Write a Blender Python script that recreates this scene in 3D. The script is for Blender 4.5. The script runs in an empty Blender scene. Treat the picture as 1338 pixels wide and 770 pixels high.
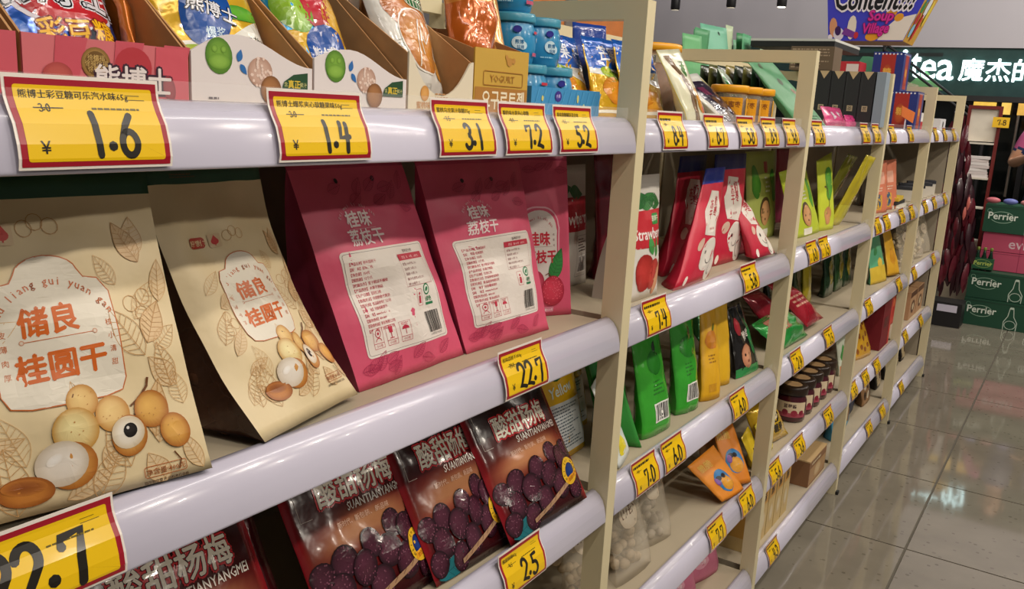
import bpy, bmesh, math, random
import numpy as np
from mathutils import Vector, Matrix
from mathutils.geometry import tessellate_polygon

SC = bpy.context.scene
COL = SC.collection
PI = math.pi
random.seed(7)

# ------------------------------------------------------------------ camera
cam = bpy.data.cameras.new('camera')
cam.sensor_width = 36.0
cam.lens = 30.99
cam.clip_start = 0.02
cam_o = bpy.data.objects.new('camera', cam)
COL.objects.link(cam_o)
yaw, pit, rol = math.radians(32.626), math.radians(12.163), math.radians(3.136)
_f = Vector((math.cos(pit)*math.cos(yaw), math.cos(pit)*math.sin(yaw), -math.sin(pit)))
_r = Vector((math.sin(yaw), -math.cos(yaw), 0)); _u = _r.cross(_f)
_r2 = _r*math.cos(rol)+_u*math.sin(rol); _u2 = _u*math.cos(rol)-_r*math.sin(rol)
_m = Matrix((_r2, _u2, -_f)).transposed().to_4x4()
_m.translation = (0, -0.6211, 1.385)
cam_o.matrix_world = _m
SC.camera = cam_o

# ------------------------------------------------------------------ world, lights, exposure
world = bpy.data.worlds.new('world'); SC.world = world
world.use_nodes = True
world.node_tree.nodes['Background'].inputs[0].default_value = (1.0, 0.93, 0.87, 1)
world.node_tree.nodes['Background'].inputs[1].default_value = 0.12
SC.view_settings.view_transform = 'Standard'
SC.view_settings.look = 'None'
SC.view_settings.gamma = 1
SC.view_settings.exposure = -0.10
SC.view_settings.use_curve_mapping = False

def area(name, loc, target, sx, sy, power, col=(1, 1, 1)):
    l = bpy.data.lights.new(name, 'AREA'); l.shape = 'RECTANGLE'
    l.size, l.size_y, l.energy, l.color = sx, sy, power, col
    o = bpy.data.objects.new(name, l); COL.objects.link(o)
    o.location = loc
    d = Vector(target)-Vector(loc)
    o.rotation_euler = d.to_track_quat('-Z', 'Y').to_euler()
    return o
WARM = (1.0, 0.90, 0.77)
# long strip light over the aisle, and a row of track spots
area('strip_light', (3.4, -1.05, 3.0), (3.4, -0.75, 0), 9.0, 0.10, 62, (1, 0.93, 0.86))
for _i, _x in enumerate((0.2, 1.3, 2.4, 3.6, 4.9, 6.4)):
    area('track_spot_light', (_x, -1.75, 2.95), (_x+0.25, 0.05, 0.85), 0.09, 0.09, 13, WARM)
area('back_aisle_light', (3.0, 1.5, 3.1), (3.0, 1.5, 0), 6.0, 0.3, 45, (1, 0.95, 0.88))
for _i, _x in enumerate((0.4, 2.0, 3.8)):
    area('front_fill_light', (_x, -2.9, 2.8), (_x+0.2, 0.1, 0.85), 0.10, 0.10, 10, WARM)  # added frontal fill, lifts the rail shadow off the bags; no known fixtures
area('wall_fill_light', (7.4, 1.2, 3.15), (8.5, 1.2, 2.5), 5.0, 0.1, 22, (1, .95, .93))  # added fill that brightens the far grey wall, not a known fixture
area('far_aisle_light', (6.9, -0.8, 3.1), (7.6, -0.2, 1.0), 0.8, 0.3, 30, (1, 0.93, 0.85))

# ------------------------------------------------------------------ materials
def lin(c):
    if isinstance(c, str):
        c = tuple(int(c[i:i+2], 16)/255 for i in (0, 2, 4))
    return tuple(x/12.92 if x <= 0.04045 else ((x+0.055)/1.055)**2.4 for x in c[:3])
def _nodes(m):
    m.use_nodes = True
    nt = m.node_tree
    return nt, nt.nodes['Principled BSDF']
def add_bump(nt, b, scale, strength, dist=0.002, detail=3):
    tc = nt.nodes.new('ShaderNodeTexCoord')
    n = nt.nodes.new('ShaderNodeTexNoise'); n.inputs['Scale'].default_value = scale; n.inputs['Detail'].default_value = detail
    nt.links.new(tc.outputs['Object'], n.inputs['Vector'])
    bp = nt.nodes.new('ShaderNodeBump'); bp.inputs['Strength'].default_value = strength; bp.inputs['Distance'].default_value = dist
    nt.links.new(n.outputs['Fac'], bp.inputs['Height']); nt.links.new(bp.outputs['Normal'], b.inputs['Normal'])
def printed(name, rough, metal=0.0, bump=0.0, scale=30, coat=0.0):
    """packaging stock; the printed colour comes from the mesh's colour attribute"""
    m = bpy.data.materials.new(name); nt, b = _nodes(m)
    a = nt.nodes.new('ShaderNodeAttribute'); a.attribute_name = 'Col'
    nt.links.new(a.outputs['Color'], b.inputs['Base Color'])
    b.inputs['Roughness'].default_value = rough; b.inputs['Metallic'].default_value = metal
    b.inputs['Coat Weight'].default_value = coat; b.inputs['Coat Roughness'].default_value = 0.08
    if bump: add_bump(nt, b, scale, bump, 0.006)
    return m
def solid(name, col, rough=0.5, metal=0.0, var=0.06, scale=12, bump=0.0, emit=0.0, coat=0.0):
    m = bpy.data.materials.new(name); nt, b = _nodes(m)
    c = lin(col)
    tc = nt.nodes.new('ShaderNodeTexCoord')
    n = nt.nodes.new('ShaderNodeTexNoise'); n.inputs['Scale'].default_value = scale; n.inputs['Detail'].default_value = 4
    nt.links.new(tc.outputs['Object'], n.inputs['Vector'])
    r = nt.nodes.new('ShaderNodeValToRGB')
    r.color_ramp.elements[0].position = .3; r.color_ramp.elements[1].position = .7
    r.color_ramp.elements[0].color = (*[x*(1-var) for x in c], 1); r.color_ramp.elements[1].color = (*[min(1, x*(1+var)) for x in c], 1)
    nt.links.new(n.outputs['Fac'], r.inputs['Fac']); nt.links.new(r.outputs['Color'], b.inputs['Base Color'])
    b.inputs['Roughness'].default_value = rough; b.inputs['Metallic'].default_value = metal
    b.inputs['Coat Weight'].default_value = coat
    if emit:
        b.inputs['Emission Color'].default_value = (*c, 1); b.inputs['Emission Strength'].default_value = emit
    if bump: add_bump(nt, b, scale*3, bump)
    return m
def clear_film(name, col, opac, rough=0.15):
    m = bpy.data.materials.new(name); nt, b = _nodes(m)
    b.inputs['Base Color'].default_value = (*lin(col), 1); b.inputs['Roughness'].default_value = rough
    b.inputs['Alpha'].default_value = opac
    add_bump(nt, b, 30, .2, .004)
    return m

M_MATTE = printed('matte_printed_film', .46, 0, .35, 22)
M_GLOSS = printed('glossy_printed_film', .22, 0, .45, 26, .4)
M_FOIL = printed('metallised_film', .20, .22, .6, 28, .5)
M_BERRY = printed('dark_glossy_film', .22, 0, .30, 20, .12)
M_CARD = printed('printed_card', .55, 0, 0)
M_INK = printed('printing_ink', .42, 0, .25, 22)
M_INKG = printed('glossy_printing_ink', .22, 0, .45, 26, .4)
M_TAG = printed('price_tag_card', .30, 0, 0, 20, .3)
M_KRAFT = solid('kraft_cardboard', 'b98a58', .8, var=.1, scale=40)
M_RAIL = solid('white_plastic_rail', 'd5d1e3', .22, var=.015, coat=.3)
M_CREAM = solid('cream_painted_steel', 'ddd0aa', .42, var=.03, scale=5)
M_DECK = solid('beige_shelf_deck', 'b5a890', .55, var=.05, scale=8)
M_BACK = solid('beige_back_panel', '9a8f7c', .6, var=.04)
M_DARK = solid('dark_metal', '1c1b1d', .45)
M_GREYWALL = solid('grey_plaster', 'aeaaae', .85, var=.02, scale=3)
M_GUARD = clear_film('clear_plastic_guard', 'ffffff', .06, .08)
M_CLEARBAG = clear_film('clear_plastic_film', 'ddd2bd', .34, .2)
M_BROWNFILM = clear_film('brown_window_film', '5e4132', .74, .12)
M_GLASSJAR = clear_film('clear_jar_plastic', 'fff6e0', .12, .06)
M_LONGAN = solid('dried_longan_shell', '54341f', .5, var=.3, scale=60, bump=.4)
M_YLID = solid('yellow_plastic_lid', 'f0a81c', .35, var=.03)
M_SNACK = solid('brown_snack_pieces', '6a3f22', .6, var=.3, scale=60)

# ------------------------------------------------------------------ object helpers
def tag(o, label=None, cat=None, group=None, kind=None):
    if label: o['label'] = label
    if cat: o['category'] = cat
    if group: o['group'] = group
    if kind: o['kind'] = kind
    return o
def thing(name, label, cat, loc=(0, 0, 0), group=None):
    o = bpy.data.objects.new(name, None); o.empty_display_size = .02
    COL.objects.link(o); o.location = loc
    return tag(o, label, cat, group)
def link_mesh(name, verts, faces, mat, parent=None, cols=None, smooth=False, mats=None, midx=None, kind=None):
    me = bpy.data.meshes.new(name)
    me.from_pydata([tuple(v) for v in verts], [], faces)
    for m in ([mat] if mats is None else mats): me.materials.append(m)
    if cols is not None:        # one colour per face, or per corner
        a = me.color_attributes.new('Col', 'FLOAT_COLOR', 'CORNER')
        buf = np.ones((len(me.loops), 4), np.float32)
        if len(cols) == len(me.loops): buf[:, :3] = cols
        else:
            i = 0
            for f, c in zip(faces, cols):
                buf[i:i+len(f), :3] = c; i += len(f)
        a.data.foreach_set('color', buf.ravel())
    if midx is not None: me.polygons.foreach_set('material_index', midx)
    if smooth: me.polygons.foreach_set('use_smooth', [True]*len(me.polygons))
    o = bpy.data.objects.new(name, me); COL.objects.link(o)
    if parent: o.parent = parent
    if kind: o['kind'] = kind
    return o
class MB:
    """collects boxes, prisms and lathes into one mesh"""
    def __init__(s): s.v = []; s.f = []; s.c = []
    def add(s, v, f, col=None):
        n = len(s.v); s.v += [tuple(p) for p in v]; s.f += [tuple(i+n for i in q) for q in f]
        s.c += [lin(col) if col else (1, 1, 1)]*len(f); return s
    def box(s, x0, x1, y0, y1, z0, z1, col=None, bev=0):
        if bev:
            return s.prism([(x0+bev, z0), (x1-bev, z0), (x1, z0+bev), (x1, z1-bev), (x1-bev, z1), (x0+bev, z1), (x0, z1-bev), (x0, z0+bev)], y0, y1, col)
        v = [(x0, y0, z0), (x1, y0, z0), (x1, y1, z0), (x0, y1, z0), (x0, y0, z1), (x1, y0, z1), (x1, y1, z1), (x0, y1, z1)]
        return s.add(v, [(0, 3, 2, 1), (4, 5, 6, 7), (0, 1, 5, 4), (1, 2, 6, 5), (2, 3, 7, 6), (3, 0, 4, 7)], col)
    def prism(s, xz, y0, y1, col=None):
        n = len(xz)
        v = [(x, y0, z) for x, z in xz]+[(x, y1, z) for x, z in xz]
        f = [tuple(range(n)), tuple(range(2*n-1, n-1, -1))]+[(i, i+n, (i+1) % n+n, (i+1) % n) for i in range(n)]
        return s.add(v, f, col)
    def prism_x(s, yz, x0, x1, col=None):
        n = len(yz)
        v = [(x0, y, z) for y, z in yz]+[(x1, y, z) for y, z in yz]
        f = [tuple(range(n-1, -1, -1)), tuple(range(n, 2*n))]+[(i, (i+1) % n, (i+1) % n+n, i+n) for i in range(n)]
        return s.add(v, f, col)
    def lathe(s, prof, c=(0, 0, 0), n=24, col=None, cap=True):
        v = []; f = []
        for r, z in prof:
            v += [(c[0]+r*math.cos(2*PI*k/n), c[1]+r*math.sin(2*PI*k/n), c[2]+z) for k in range(n)]
        for i in range(len(prof)-1):
            f += [(i*n+k, i*n+(k+1) % n, (i+1)*n+(k+1) % n, (i+1)*n+k) for k in range(n)]
        if cap:
            f += [tuple(range(n-1, -1, -1)), tuple((len(prof)-1)*n+k for k in range(n))]
        return s.add(v, f, col)
    def tube(s, a, b, r, n=10, col=None):
        a, b = Vector(a), Vector(b); d = (b-a).normalized()
        p = d.orthogonal().normalized(); q = d.cross(p)
        v = [tuple(e+(p*math.cos(2*PI*k/n)+q*math.sin(2*PI*k/n))*r) for e in (a, b) for k in range(n)]
        f = [(k, (k+1) % n, (k+1) % n+n, k+n) for k in range(n)]+[tuple(range(n-1, -1, -1)), tuple(range(n, 2*n))]
        return s.add(v, f, col)
    def ball(s, c, r, n=10, m=6, sc=(1, 1, 1), col=None):
        v = [(c[0], c[1], c[2]-r*sc[2])]
        for i in range(1, m):
            t = PI*i/m-PI/2
            v += [(c[0]+r*sc[0]*math.cos(t)*math.cos(2*PI*k/n), c[1]+r*sc[1]*math.cos(t)*math.sin(2*PI*k/n), c[2]+r*sc[2]*math.sin(t)) for k in range(n)]
        v.append((c[0], c[1], c[2]+r*sc[2])); L = len(v)-1
        f = [(0, 1+(k+1) % n, 1+k) for k in range(n)]
        for i in range(m-2):
            f += [(1+i*n+k, 1+i*n+(k+1) % n, 1+(i+1)*n+(k+1) % n, 1+(i+1)*n+k) for k in range(n)]
        f += [(L, L-n+k, L-n+(k+1) % n) for k in range(n)]
        return s.add(v, f, col)
    def moved(s, M):
        s.v = [tuple(M @ Vector(p)) for p in s.v]; return s
    def build(s, name, mat, parent=None, smooth=False, kind=None, printed=False):
        return link_mesh(name, s.v, s.f, mat, parent, s.c if printed else None, smooth, kind=kind)

# ------------------------------------------------------------------ flat print: 2-D artwork mapped onto a surface
_tc = {}
def glyphs(s, bold=0.0, res=2):
    k = (s, bold, res)
    if k not in _tc:
        cu = bpy.data.curves.new('t', 'FONT'); cu.body = s; cu.size = 1; cu.resolution_u = res; cu.offset = bold
        cu.align_x = 'CENTER'
        o = bpy.data.objects.new('t', cu); COL.objects.link(o)
        me = bpy.data.meshes.new_from_object(o.evaluated_get(bpy.context.evaluated_depsgraph_get()))
        me.calc_loop_triangles()
        P = np.array([(v.co.x, v.co.y) for v in me.vertices]).reshape(-1, 2)
        T = np.array([t.vertices[:] for t in me.loop_triangles], int).reshape(-1, 3)
        if len(T):
            a, b, c = P[T[:, 0]], P[T[:, 1]], P[T[:, 2]]
            cr = (b[:, 0]-a[:, 0])*(c[:, 1]-a[:, 1])-(b[:, 1]-a[:, 1])*(c[:, 0]-a[:, 0])
            T[cr < 0] = T[cr < 0][:, ::-1]
        bpy.data.objects.remove(o); bpy.data.curves.remove(cu); bpy.data.meshes.remove(me)
        _tc[k] = (P, T)
    return _tc[k]
# marker-pen numerals (stroke paths in a 0.6 x 1 cell)
_c = lambda cx, cy, rx, ry, a0, a1, n=14: [(cx+rx*math.cos(math.radians(a0+(a1-a0)*i/n)), cy+ry*math.sin(math.radians(a0+(a1-a0)*i/n))) for i in range(n+1)]
DIG = {'0': [_c(.3, .5, .22, .45, 100, 460, 22)], '1': [[(.27, .97), (.30, .5), (.34, .02)]],
       '2': [_c(.28, .72, .22, .25, 170, -35, 12)+[(.3, .35), (.08, .06), (.3, .10), (.56, .04)]],
       '3': [_c(.26, .74, .20, .22, 150, -80, 12)+_c(.26, .27, .25, .25, 80, -150, 12)],
       '4': [[(.14, .95), (.08, .45), (.55, .48)], [(.44, .92), (.40, .02)]],
       '5': [[(.50, .93), (.14, .90), (.12, .55)]+_c(.27, .31, .25, .28, 110, -140, 14)],
       '6': [[(.42, .95), (.22, .7)]+_c(.29, .29, .22, .27, 160, 510, 20)],
       '7': [[(.06, .72), (.08, .88), (.52, .93), (.40, .5), (.36, .02)]],
       '8': [_c(.3, .73, .18, .21, 270, -80, 16)+_c(.3, .27, .23, .25, 80, -270, 18)],
       '9': [_c(.28, .70, .20, .23, 20, 370, 18)+[(.46, .4), (.40, .02)]], '.': [_c(.08, .22, .035, .035, 0, 360, 8)]}
class Art:
    def __init__(s, w, h): s.w, s.h = w, h; s.t = []; s.l = 0; s.p = None; s.k = {}
    def L(s, n): s.l = n; return s
    def tris(s, P, T, cols, ml=None):
        P = np.asarray(P, float); C = np.asarray(cols, float)
        k = s.k[s.l] = s.k.get(s.l, -1)+1          # never two prints in exactly one plane
        l = s.l+min(.9, .03*k)
        for t in T: s.t.append((P[list(t)], C[list(t)] if C.ndim == 2 else np.tile(C, (3, 1)), l, s.p))
        return s
    def poly(s, pts, col):
        pts = [tuple(p) for p in pts]
        T = tessellate_polygon([[Vector((x, y, 0)) for x, y in pts]])
        P = np.array(pts)
        T = [t if (P[t[1]][0]-P[t[0]][0])*(P[t[2]][1]-P[t[0]][1])-(P[t[1]][1]-P[t[0]][1])*(P[t[2]][0]-P[t[0]][0]) > 0 else t[::-1] for t in T]
        return s.tris(P, T, lin(col))
    def rect(s, x0, y0, x1, y1, col): return s.tris([(x0, y0), (x1, y0), (x1, y1), (x0, y1)], [(0, 1, 2), (0, 2, 3)], lin(col))
    @staticmethod
    def rr(x0, y0, x1, y1, r, n=5):
        p = []
        for cx, cy, a in ((x1-r, y0+r, -90), (x1-r, y1-r, 0), (x0+r, y1-r, 90), (x0+r, y0+r, 180)): p += _c(cx, cy, r, r, a, a+90, n)
        return p
    def rrect(s, x0, y0, x1, y1, r, col): return s.poly(s.rr(x0, y0, x1, y1, r), col)
    def disc(s, cx, cy, rx, ry=None, rot=0, col='ffffff', edge=None, n=20, off=(0, 0)):
        ry = ry or rx; c1, c2 = np.array(lin(col)), np.array(lin(edge or col)); ca, sa = math.cos(math.radians(rot)), math.sin(math.radians(rot))
        P = [(cx+off[0], cy+off[1])]; C = [c1]; T = []
        for j, (q, m) in enumerate(((.62, .35), (1, 1))):
            for k in range(n):
                x, y = rx*q*math.cos(2*PI*k/n), ry*q*math.sin(2*PI*k/n)
                P.append((cx+x*ca-y*sa+off[0]*(1-q), cy+x*sa+y*ca+off[1]*(1-q))); C.append(c1*(1-m)+c2*m)
        for k in range(n):
            a, b = 1+k, 1+(k+1) % n
            T += [(0, a, b), (a, a+n, b+n), (a, b+n, b)]
        return s.tris(P, T, C)
    def line(s, pts, w, col, closed=False):
        pts = [np.array(p, float) for p in pts]
        if closed: pts = pts+[pts[0], pts[1]]
        n = len(pts); P = []
        for i, p in enumerate(pts):
            d = pts[min(i+1, n-1)]-pts[max(i-1, 0)]; d = d/(np.linalg.norm(d)+1e-9); q = np.array((-d[1], d[0]))*w/2
            P += [p-q, p+q]
        T = []
        for i in range(n-1): T += [(2*i, 2*i+2, 2*i+3), (2*i, 2*i+3, 2*i+1)]
        return s.tris(P, T, lin(col))
    def marker(s, txt, x, y, hgt, w, col, sx=1.0, rot=0):
        ca, sa = math.cos(math.radians(rot)), math.sin(math.radians(rot)); cx = 0
        for ch in txt:
            for st in DIG[ch]:
                q = [((px*sx*hgt+cx), py*hgt) for px, py in st]
                s.line([(x+a*ca-b*sa, y+a*sa+b*ca) for a, b in q], w, col)
                for e in (q[0], q[-1]): s.disc(x+e[0]*ca-e[1]*sa, y+e[0]*sa+e[1]*ca, w/2, col=col, n=8)
            cx += (.30 if ch == '.' else .62)*sx*hgt
        return cx
    def text(s, txt, x, y, size, col, rot=0, bold=0.0, res=2, sx=1.0, align='c', slant=0.0, ml=None):
        """(x, y) is the middle of the baseline (or its left end with align 'l')"""
        P, T = glyphs(txt, 0.0, res)
        if not len(T): return s
        if align == 'l': P = P-np.array((P[:, 0].min(), 0))
        X = P[:, 0]*size*sx+P[:, 1]*size*slant; Y = P[:, 1]*size
        ca, sa = math.cos(math.radians(rot)), math.sin(math.radians(rot))
        q, s.p = s.p, 'lettering'
        # heavier strokes: the glyph struck several times, slightly shifted
        sh = [(0, 0)] if bold <= 0 else [(bold, 0), (-bold, 0), (0, bold), (0, -bold)] if bold < .04 else [(bold*math.cos(k*PI/4), bold*math.sin(k*PI/4)) for k in range(8)]
        if 0 < bold < .04 and size*bold < .00009: sh = sh[:2]
        for dx, dy in sh:
            X2, Y2 = X+dx*size*sx, Y+dy*size
            s.tris(np.stack((x+X2*ca-Y2*sa, y+X2*sa+Y2*ca), 1), T, lin(col))
        s.p = q
        return s
    def arc_text(s, txt, cx, cy, r, a0, a1, size, col, bold=0.01):
        n = len(txt)
        for i, ch in enumerate(txt):
            if ch == ' ': continue
            a = a0+(a1-a0)*i/(n-1); t = math.radians(a)
            s.text(ch, cx+r*math.cos(t), cy+r*math.sin(t), size, col, a-90, bold, 1)
        return s
    def para(s, x0, y0, x1, y1, rows, col, seed=1, h=.45):
        rnd = random.Random(seed); dy = (y1-y0)/rows
        for i in range(rows):
            y = y1-(i+.5)*dy; x = x0; end = x0+(x1-x0)*rnd.uniform(.6, 1)
            while x < end:
                w = rnd.uniform(.5, 2)*dy*.8; s.rect(x, y-dy*h/2, min(x+w, end), y+dy*h/2, col); x += w+dy*.3
        return s
    def barcode(s, x0, y0, x1, y1, col='20201f', seed=3, back='f2f0ea'):
        q, s.p = s.p, 'barcode'
        if back: s.rect(x0-.003, y0-.003, x1+.003, y1+.003, back)
        rnd = random.Random(seed); l = s.l; s.l = l+1; x = x0; u = (x1-x0)/46
        while x < x1-u:
            w = u*rnd.choice((1, 1, 2, 3)); s.rect(x, y0, min(x+w, x1), y1, col); x += w+u*rnd.choice((1, 1, 2))
        s.l = l; s.p = q; return s
    def leaf(s, x, y, ln, wd, rot, col, vein=None, lw=.0008):
        ca, sa = math.cos(math.radians(rot)), math.sin(math.radians(rot))
        R = lambda a, b: (x+a*ca-b*sa, y+a*sa+b*ca)
        n = 9; up = [(ln*i/n, wd/2*math.sin(PI*(i/n)**.8)) for i in range(n+1)]
        pts = [R(a, b) for a, b in up]+[R(a, -b) for a, b in up[-2:0:-1]]
        if col: s.poly(pts[::-1], col)
        if vein:
            l = s.l; s.l = l+1
            s.line([R(0, 0), R(ln, 0)], lw, vein); s.line(pts, lw, vein, True)
            for i in range(2, n-1):
                a, b = up[i]
                for g in (1, -1): s.line([R(a-ln*.08, 0), R(a+ln*.02, g*b*.9)], lw*.8, vein)
            s.l = l
        return s
    def build(s, name, mp, mat, parent, ml=.02, base=.0005, step=.00022, cuts=None):
        """mp(a, b) -> (point, normal); triangles are cut (at the heights in cuts, and when long) to follow the surface"""
        V = {}; C = {}
        st = list(s.t); o = None
        while st:
            P, K, l, pn = st.pop()
            cut = None
            if cuts:
                lo, hi = P[:, 1].min(), P[:, 1].max()
                for c in cuts:
                    if lo+2e-5 < c < hi-2e-5: cut = c; break
            if cut is not None:
                for i in range(3):
                    y0, y1 = P[i][1], P[(i+1) % 3][1]
                    if (y0-cut)*(y1-cut) < 0 and abs(y0-cut) > 1e-5 and abs(y1-cut) > 1e-5: t = (cut-y0)/(y1-y0); break
                else: cut = None
            if cut is None:
                e = [np.hypot(*(P[(i+1) % 3]-P[i])) for i in range(3)]; i = int(np.argmax(e)); t = .5
                if e[i] <= ml:
                    for j in range(3):
                        p, nn = mp(P[j][0], P[j][1]); V.setdefault(pn, []).append(p+nn*(base+step*l)); C.setdefault(pn, []).append(K[j])
                    continue
            a, b, c = i, (i+1) % 3, (i+2) % 3
            m = P[a]*(1-t)+P[b]*t; k = K[a]*(1-t)+K[b]*t
            st += [(np.array((P[a], m, P[c])), np.array((K[a], k, K[c])), l, pn), (np.array((m, P[b], P[c])), np.array((k, K[b], K[c])), l, pn)]
        for pn in V:
            v = V[pn]
            o = link_mesh(pn or name, v, [(3*i, 3*i+1, 3*i+2) for i in range(len(v)//3)], mat, parent, np.array(C[pn]))
        return o
def planar(o, eu, ev, n):
    o, eu, ev, n = (np.array(q, float) for q in (o, eu, ev, n))
    return lambda a, b: (o+eu*a+ev*b, n)
def cyl(cx, cy, z0, r, a0):
    return lambda a, b: ((np.array((cx+r*math.cos(a0+a/r), cy+r*math.sin(a0+a/r), z0+b))), np.array((math.cos(a0+a/r), math.sin(a0+a/r), 0)))

# ------------------------------------------------------------------ pouches
def pouch(name, label, cat, c=None, w=.16, h=.22, D=.06, rot=0, lean=0, dx=0, wt=1.0, cor=None, kind='doy',
          col='ffffff', bands=(), back=None, side=None, mat=None, ink=None, art=None, seal=None, bulge=None, wr=.0025,
          seed=0, group=None, nu=10, nv=14, colfn=None, gusset_mat=None, lumps=0, body='pouch_body', artname='printed_artwork', film=None, cv=1.0):
    """one bag: front panel given by its four corners, filled out by D"""
    mat = mat or M_MATTE; ink = ink or (M_INK if mat is M_MATTE else M_INKG)
    if cor is None:
        e = np.array((math.cos(math.radians(rot)), math.sin(math.radians(rot)), 0)); c = np.array(c, float)
        t = c+np.array((dx, lean, 0))+np.array((0, 0, math.sqrt(max(h*h-lean*lean-dx*dx, .25*h*h))))
        cor = (c-e*w/2, c+e*w/2, t-e*w*wt/2, t+e*w*wt/2)
    BL, BR, TL, TR = (np.array(q, float) for q in cor)
    if min(BL[1], BR[1]) < .034:      # rests on the raised back lip of the price rail
        BL = BL+(0, 0, .0085); BR = BR+(0, 0, .0085)
    w = float(np.linalg.norm(BR-BL)); h = float(np.linalg.norm((TL+TR-BL-BR)/2))
    base = (BL+BR)/2; BL, BR, TL, TR = BL-base, BR-base, TL-base, TR-base
    n = np.cross(BR-BL, TL+TR-BL-BR); n = n/np.linalg.norm(n)
    rnd = random.Random(seed+1); ph = [rnd.uniform(0, 6.3) for _ in range(6)]
    sv = seal[0] if seal else .93
    if bulge is None: bulge = D*.22
    def thick(u, v):
        if v >= sv and kind != 'pillow': return .0015
        if kind == 'box': return .0015+D*(1-(v/sv)**1.5)**.9
        if kind == 'doy': return .0015+D*(1-v/sv)**.75*max(0, 1-abs(2*u-1)**3)
        b = (1-sv); t = min(1, max(0, (v-b)/(1-2*b)))
        return .0012+D*(4*t*(1-t))**.5*max(0, 1-abs(2*u-1)**2.6)**.8
    def F(u, v):
        b0, t0 = BL*(1-u)+BR*u, TL*(1-u)+TR*u
        p = b0*(1-v)+t0*v
        if cv != 1: q = 1-(1-v)**cv; p[1] = b0[1]*(1-q)+t0[1]*q; p[0] = b0[0]*(1-q*.5-v*.5)+t0[0]*(q*.5+v*.5)
        if kind == 'pillow': o = thick(u, v)*.6
        else: o = bulge*math.sin(PI*u)**.7*math.sin(PI*min(1, max(0, v/sv))**.8) if 0 < u < 1 and 0 < v < sv else 0
        if kind == 'doy' and v < .12: o -= (1-v/.12)*(abs(2*u-1)**3)*D*.12
        q = min(1, 5*min(u, 1-u, v*1.2, 1.02-v)+.25)
        o += wr*q*(math.sin(9*u+5*v+ph[0])*math.sin(7*v-4*u+ph[1])+.6*math.sin(17*u-9*v+ph[2])*math.sin(13*v+ph[3])+.5*math.sin(23*v+6*u+ph[4]))
        p = p+n*o
        if p[2] < zfloor: p[2] = zfloor
        return p
    zfloor = min(BL[2], BR[2])+.0006
    vs = sorted(set([i/nv for i in range(nv+1)]+[x for bnd in bands for x in bnd[:2] if 0 < x < 1]+[sv]))
    us = [i/nu for i in range(nu+1)]; NU, NV = len(us), len(vs)
    V = [F(u, v) for v in vs for u in us]+[F(u, v)-n*thick(u, v)*(1 if kind != 'pillow' else 1.0) for v in vs for u in us]
    for q in V: q[2] = max(q[2], zfloor)
    G = np.array(V[:NU*NV]).reshape(NV, NU, 3); va = np.array(vs)
    def mp(a, b):
        u, v = min(1, max(0, a/w)), min(1, max(0, b/h))
        i = min(int(u*nu), nu-1); j = min(int(np.searchsorted(va, v, 'right'))-1, NV-2)
        fu, fv = u*nu-i, (v-va[j])/(va[j+1]-va[j])
        return (G[j, i]*(1-fu)+G[j, i+1]*fu)*(1-fv)+(G[j+1, i]*(1-fu)+G[j+1, i+1]*fu)*fv, n
    K = NU*NV; f_body = []; c_body = []; f_seal = []; c_seal = []; f_side = []
    cb = lin(col); ck = lin(back or col); cs = lin(side or back or col)
    def colour(u, v):
        if colfn: return lin(colfn(u, v))
        for b in bands:
            if b[0] <= v <= b[1] and (len(b) < 4 or b[3] <= u <= b[4]): return lin(b[2])
        return cb
    for j in range(NV-1):
        isS = seal and vs[j] >= sv-1e-6
        for i in range(NU-1):
            a = j*NU+i; u, v = (us[i]+us[i+1])/2, (vs[j]+vs[j+1])/2
            (f_seal if isS else f_body).append((a, a+1, a+1+NU, a+NU)); 
            (c_seal if isS else c_body).append(lin(seal[1]) if isS else [lin(colfn(us[i+p], vs[j+q])) for p, q in ((0, 0), (1, 0), (1, 1), (0, 1))] if colfn else colour(u, v))
            (f_seal if isS else f_body).append((K+a, K+a+NU, K+a+1+NU, K+a+1)); 
            (c_seal if isS else c_body).append(lin(seal[1]) if isS else ck)
        for i, s in ((0, 1), (NU-1, -1)):
            a = j*NU+i; q = (a, a+NU, K+a+NU, K+a) if s > 0 else (a, K+a, K+a+NU, a+NU)
            if kind == 'box' and not isS: f_side.append((q, i, j))
            else:
                (f_seal if isS else f_body).append(q); (c_seal if isS else c_body).append(lin(seal[1]) if isS else cs)
    for i in range(NU-1):
        f_body.append((i, K+i, K+i+1, i+1)); c_body.append(cs)
        a = (NV-1)*NU+i; (f_seal if seal else f_body).append((a, a+1, K+a+1, K+a)); (c_seal if seal else c_body).append(lin(seal[1]) if seal else cb)
    root = thing(name, label, cat, base, group)
    if film: link_mesh(body, V, f_body, film, root, None, True)
    else: link_mesh(body, V, f_body, mat, root, c_body, True)
    if f_seal: link_mesh('top_seal', V, f_seal, mat, root, c_seal, True)
    if f_side:
        for ii in (0, NU-1):
            gv = []; gf = []; inward = (BR-BL)/w*(.45 if ii == 0 else -.45)
            for j in range(NV):
                a = np.array(V[j*NU+ii]); b = np.array(V[K+j*NU+ii]); t = np.linalg.norm(a-b)
                gv += [a, (a*.66+b*.34)+inward*t*.10, (a*.34+b*.66)+inward*t*.10, b]
            js = [j for q, i, j in f_side if i == ii]
            for j in js:
                for k in range(3):
                    q = (4*j+k, 4*j+4+k, 4*j+5+k, 4*j+1+k); gf.append(q if ii == 0 else q[::-1])
            if gusset_mat: link_mesh('side_gusset', gv, gf, gusset_mat, root, None, True, kind=None)['label'] = 'dark see-through side gusset'
            else: link_mesh('side_gusset', gv, gf, mat, root, [cs]*len(gf), True)
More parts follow.
